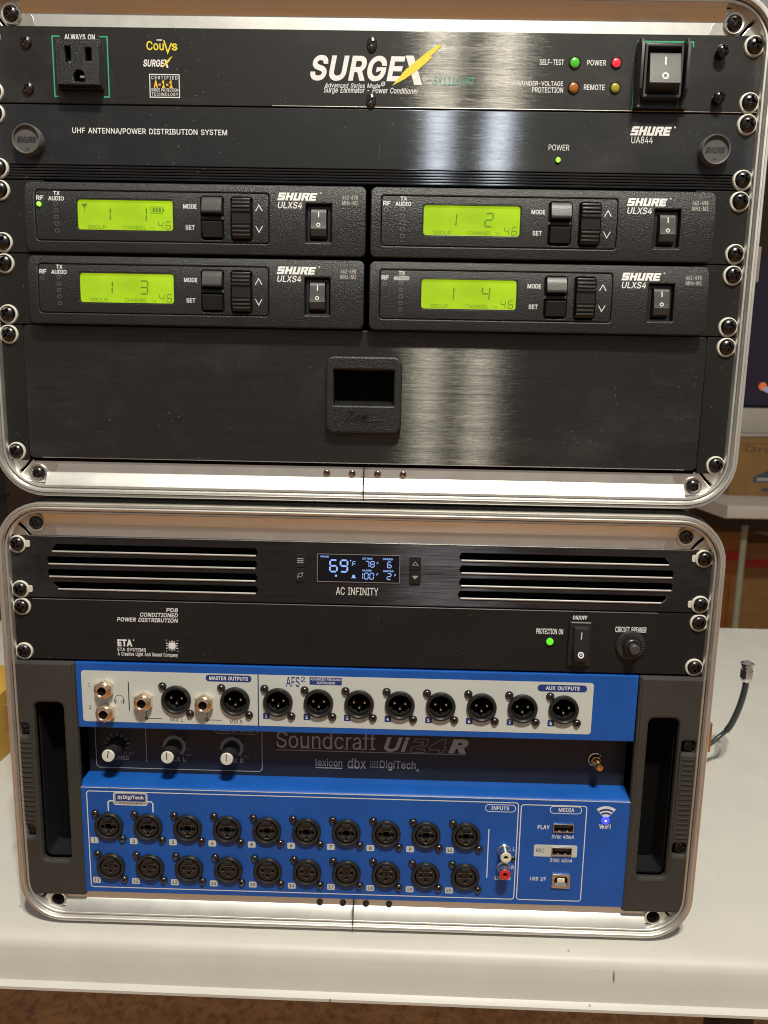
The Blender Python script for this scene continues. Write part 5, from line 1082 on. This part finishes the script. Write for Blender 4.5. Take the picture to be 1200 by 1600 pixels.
# ================================================================== things around
r = root('coaxial_cable', 240, 372, ZT, 'short black coaxial cable with bright threaded connector, curling up beside the lower case', 'cable')
path = [(-70, -40, 9), (-28, -14, 24), (0, 0, 37.5), (11, 0, 50), (19, 0, 72), (23, 0, 93.5), (23, 0, 104)]
pts = []
for i in range(len(path)-1):
    a, b_, c_, d_ = (Vector(path[max(i-1, 0)]), Vector(path[i]), Vector(path[i+1]), Vector(path[min(i+2, len(path)-1)]))
    for k in range(6):
        t_ = k/6; pts.append(.5*((2*b_)+(c_-a)*t_+(2*a-5*b_+4*c_-d_)*t_*t_+(3*b_-a-3*c_+d_)*t_**3))
pts.append(Vector(path[-1]))
MB().tube(pts, 2.3).build('jacket', 'rubber', r); MB().tube(pts[16:], 3.1).build('boot', 'rubber', r)
tip = pts[-1]
def turned(prof, name, mat, n=18):
    bm = bmesh.new(); rings = []
    for rad, h in prof: rings.append([bm.verts.new((tip.x+rad*math.cos(2*PI*i/n), tip.y+rad*math.sin(2*PI*i/n), tip.z+h)) for i in range(n)])
    for a, b_ in zip(rings, rings[1:]):
        for i in range(n): bm.faces.new((a[i], a[(i+1) % n], b_[(i+1) % n], b_[i]))
    bm.faces.new(rings[0][::-1]); bm.faces.new(rings[-1]); link(name, from_bm(bm, name, mat), r)
turned([(4, -3), (5.2, -1), (5.2, 1.5)], 'ferrule', 'steel'); turned([(6.7, 1.5), (6.7, 9)], 'hex_nut', 'steel', 6)
turned([(4.6, 9), (4.6, 10), (5.4, 10.4), (4.6, 11), (5.4, 12), (4.6, 12.6), (5.4, 13.6), (4.6, 14.2), (6.6, 15), (6.6, 17), (4.2, 17.6), (2.2, 19.4), (1.0, 20)], 'threaded_barrel', 'steel')

r = root('yellow_carton', 190, -449, ZT, 'yellow and orange cardboard carton at left edge, standing on the white table', 'carton')
MB().box(-70, 59, 2, 120, 0, 72, 1).build('carton_body', 'yellowbox', r)
MB().prism_x([(1.8, 0), (1.8, 22), (-12, 14), (-12, 0)], -70, 62).build('carton_flap', 'yellowbox', r)
MB().box(44, 59.2, .5, 2.2, 38, 68).build('printed_patch', 'redprint', r)
r = root('black_equipment_case', 600, -860, ZT, 'plain black equipment case on table, seen left between the rack cases', 'equipment case')
MB().box(-180, 215, 0, 130, 0, 330, 6).build('case_body', 'shell', r); MB().box(-182, 217, -2, 132, 210, 216, 1).build('lid_seam', 'satin', r)

r = root('far_table', 2500, 1700, FLOOR, 'second white folding table farther back at right, with cardboard boxes on and under it', 'table')
dz = ZT-FLOOR
MB().prism_x([(-212, dz), (760, dz), (760, dz-50), (-205, dz-52), (-214, dz-48), (-216, dz-8)], -360, 900).build('tabletop', 'board', r)
for x, y_ in ((-176, 0), (800, 0), (-176, 600), (800, 600)):
    lg = MB().tube([(x, y_, 0), (x, y_, dz-50)], 13, 14).build('leg', 'legpaint', r)
    MB().box(x-17, x+17, y_-17, y_+17, dz-110, dz-50, 4).build('leg_socket', 'handle', lg)
r = root('cardboard_box', 2620, 1750, ZT, 'tan cardboard box with slate-blue printed picture standing on the far white table', 'box')
MB().box(-250, 250, 0, 260, 0, 246, 3).build('box_body', 'card', r)
text(r, 'Gra', -200, 190, -80, 218, 'brownprint', -.6, .02)
shape('printed_picture', [[(-150, 60), (-150, 84), (-120, 96), (-60, 132), (40, 140), (40, 60)]], -.5, 0, 'bluebox', r); lines(r, [rr(-136, 66, 40, 80)], 'offwhite', -1.0, 'printed_line')
MB().box(-252, 252, -3, 262, 226, 249, 2).build('flap', 'card', r); MB().box(-30, 30, -4, 264, 205, 250).build('packing_tape', 'brownprint', r)
MB().box(-110, 20, -1.2, 0, 22, 34).build('printed_patch', 'bluebox', r)
r = root('white_storage_box', 3050, 1950, ZT, 'long white box with lid behind the cardboard box on the far table', 'box')
MB().box(-260, 400, 0, 200, 0, 258, 4).build('box_body', 'board', r); MB().box(-264, 404, -6, 206, 258, 380, 8).build('lid', 'board', r)
r = root('television', 3300, 2180, 30, 'dark television screen showing blurred orange and white lights, behind the upper case at right', 'television')
MB().box(-450, 600, 0, 60, 0, 780, 6).build('screen_housing', 'satin', r); MB().box(-425, 575, -3, 0, 25, 755).build('screen', 'tv', r)
random.seed(9)
for k in range(12):
    x, z, q = random.uniform(-250, -90), random.uniform(60, 270), random.uniform(12, 26)
    MB().lathe([(q, -4), (q*.7, -4.5), (0, -4.6)], x, z, 12).build('picture_light', 'tv_o' if z > 200 or k % 4 == 0 else 'tv_w', r)
MB().box(-200, 300, 20, 50, -372, 0, 4).build('stand', 'satin', r)
for px, py, w_, h_, lab, m_ in ((1560, 2900, 300, 520, 'orange-brown cardboard box with red stripe on the floor under the far table', 'card2'),
                                (2010, 2950, 420, 460, 'wide brown cardboard box on the floor, right of the red striped box', 'card')):
    r = root('floor_box', py, px, FLOOR, lab, 'box', 'cardboard boxes on the floor under the far table')
    MB().box(-w_/2-60, w_/2, 0, 320, 0, h_, 4).build('box_body', m_, r)
    MB().box(-w_/2-60.5, w_/2+.5, -1.5, 0, h_*.74, h_*.83).build('stripe', 'redprint', r)
    MB().box(-60, 40, -2, 0, h_*.3, h_*.34).build('printed_patch', 'bluebox', r)
    MB().box(-w_/2-61, w_/2+1, -3, 1, h_*.96, h_+3, 1).build('flap', 'card', r); MB().box(-35, 25, -3.6, 322, h_*.9, h_+3.6).build('packing_tape', 'board', r)
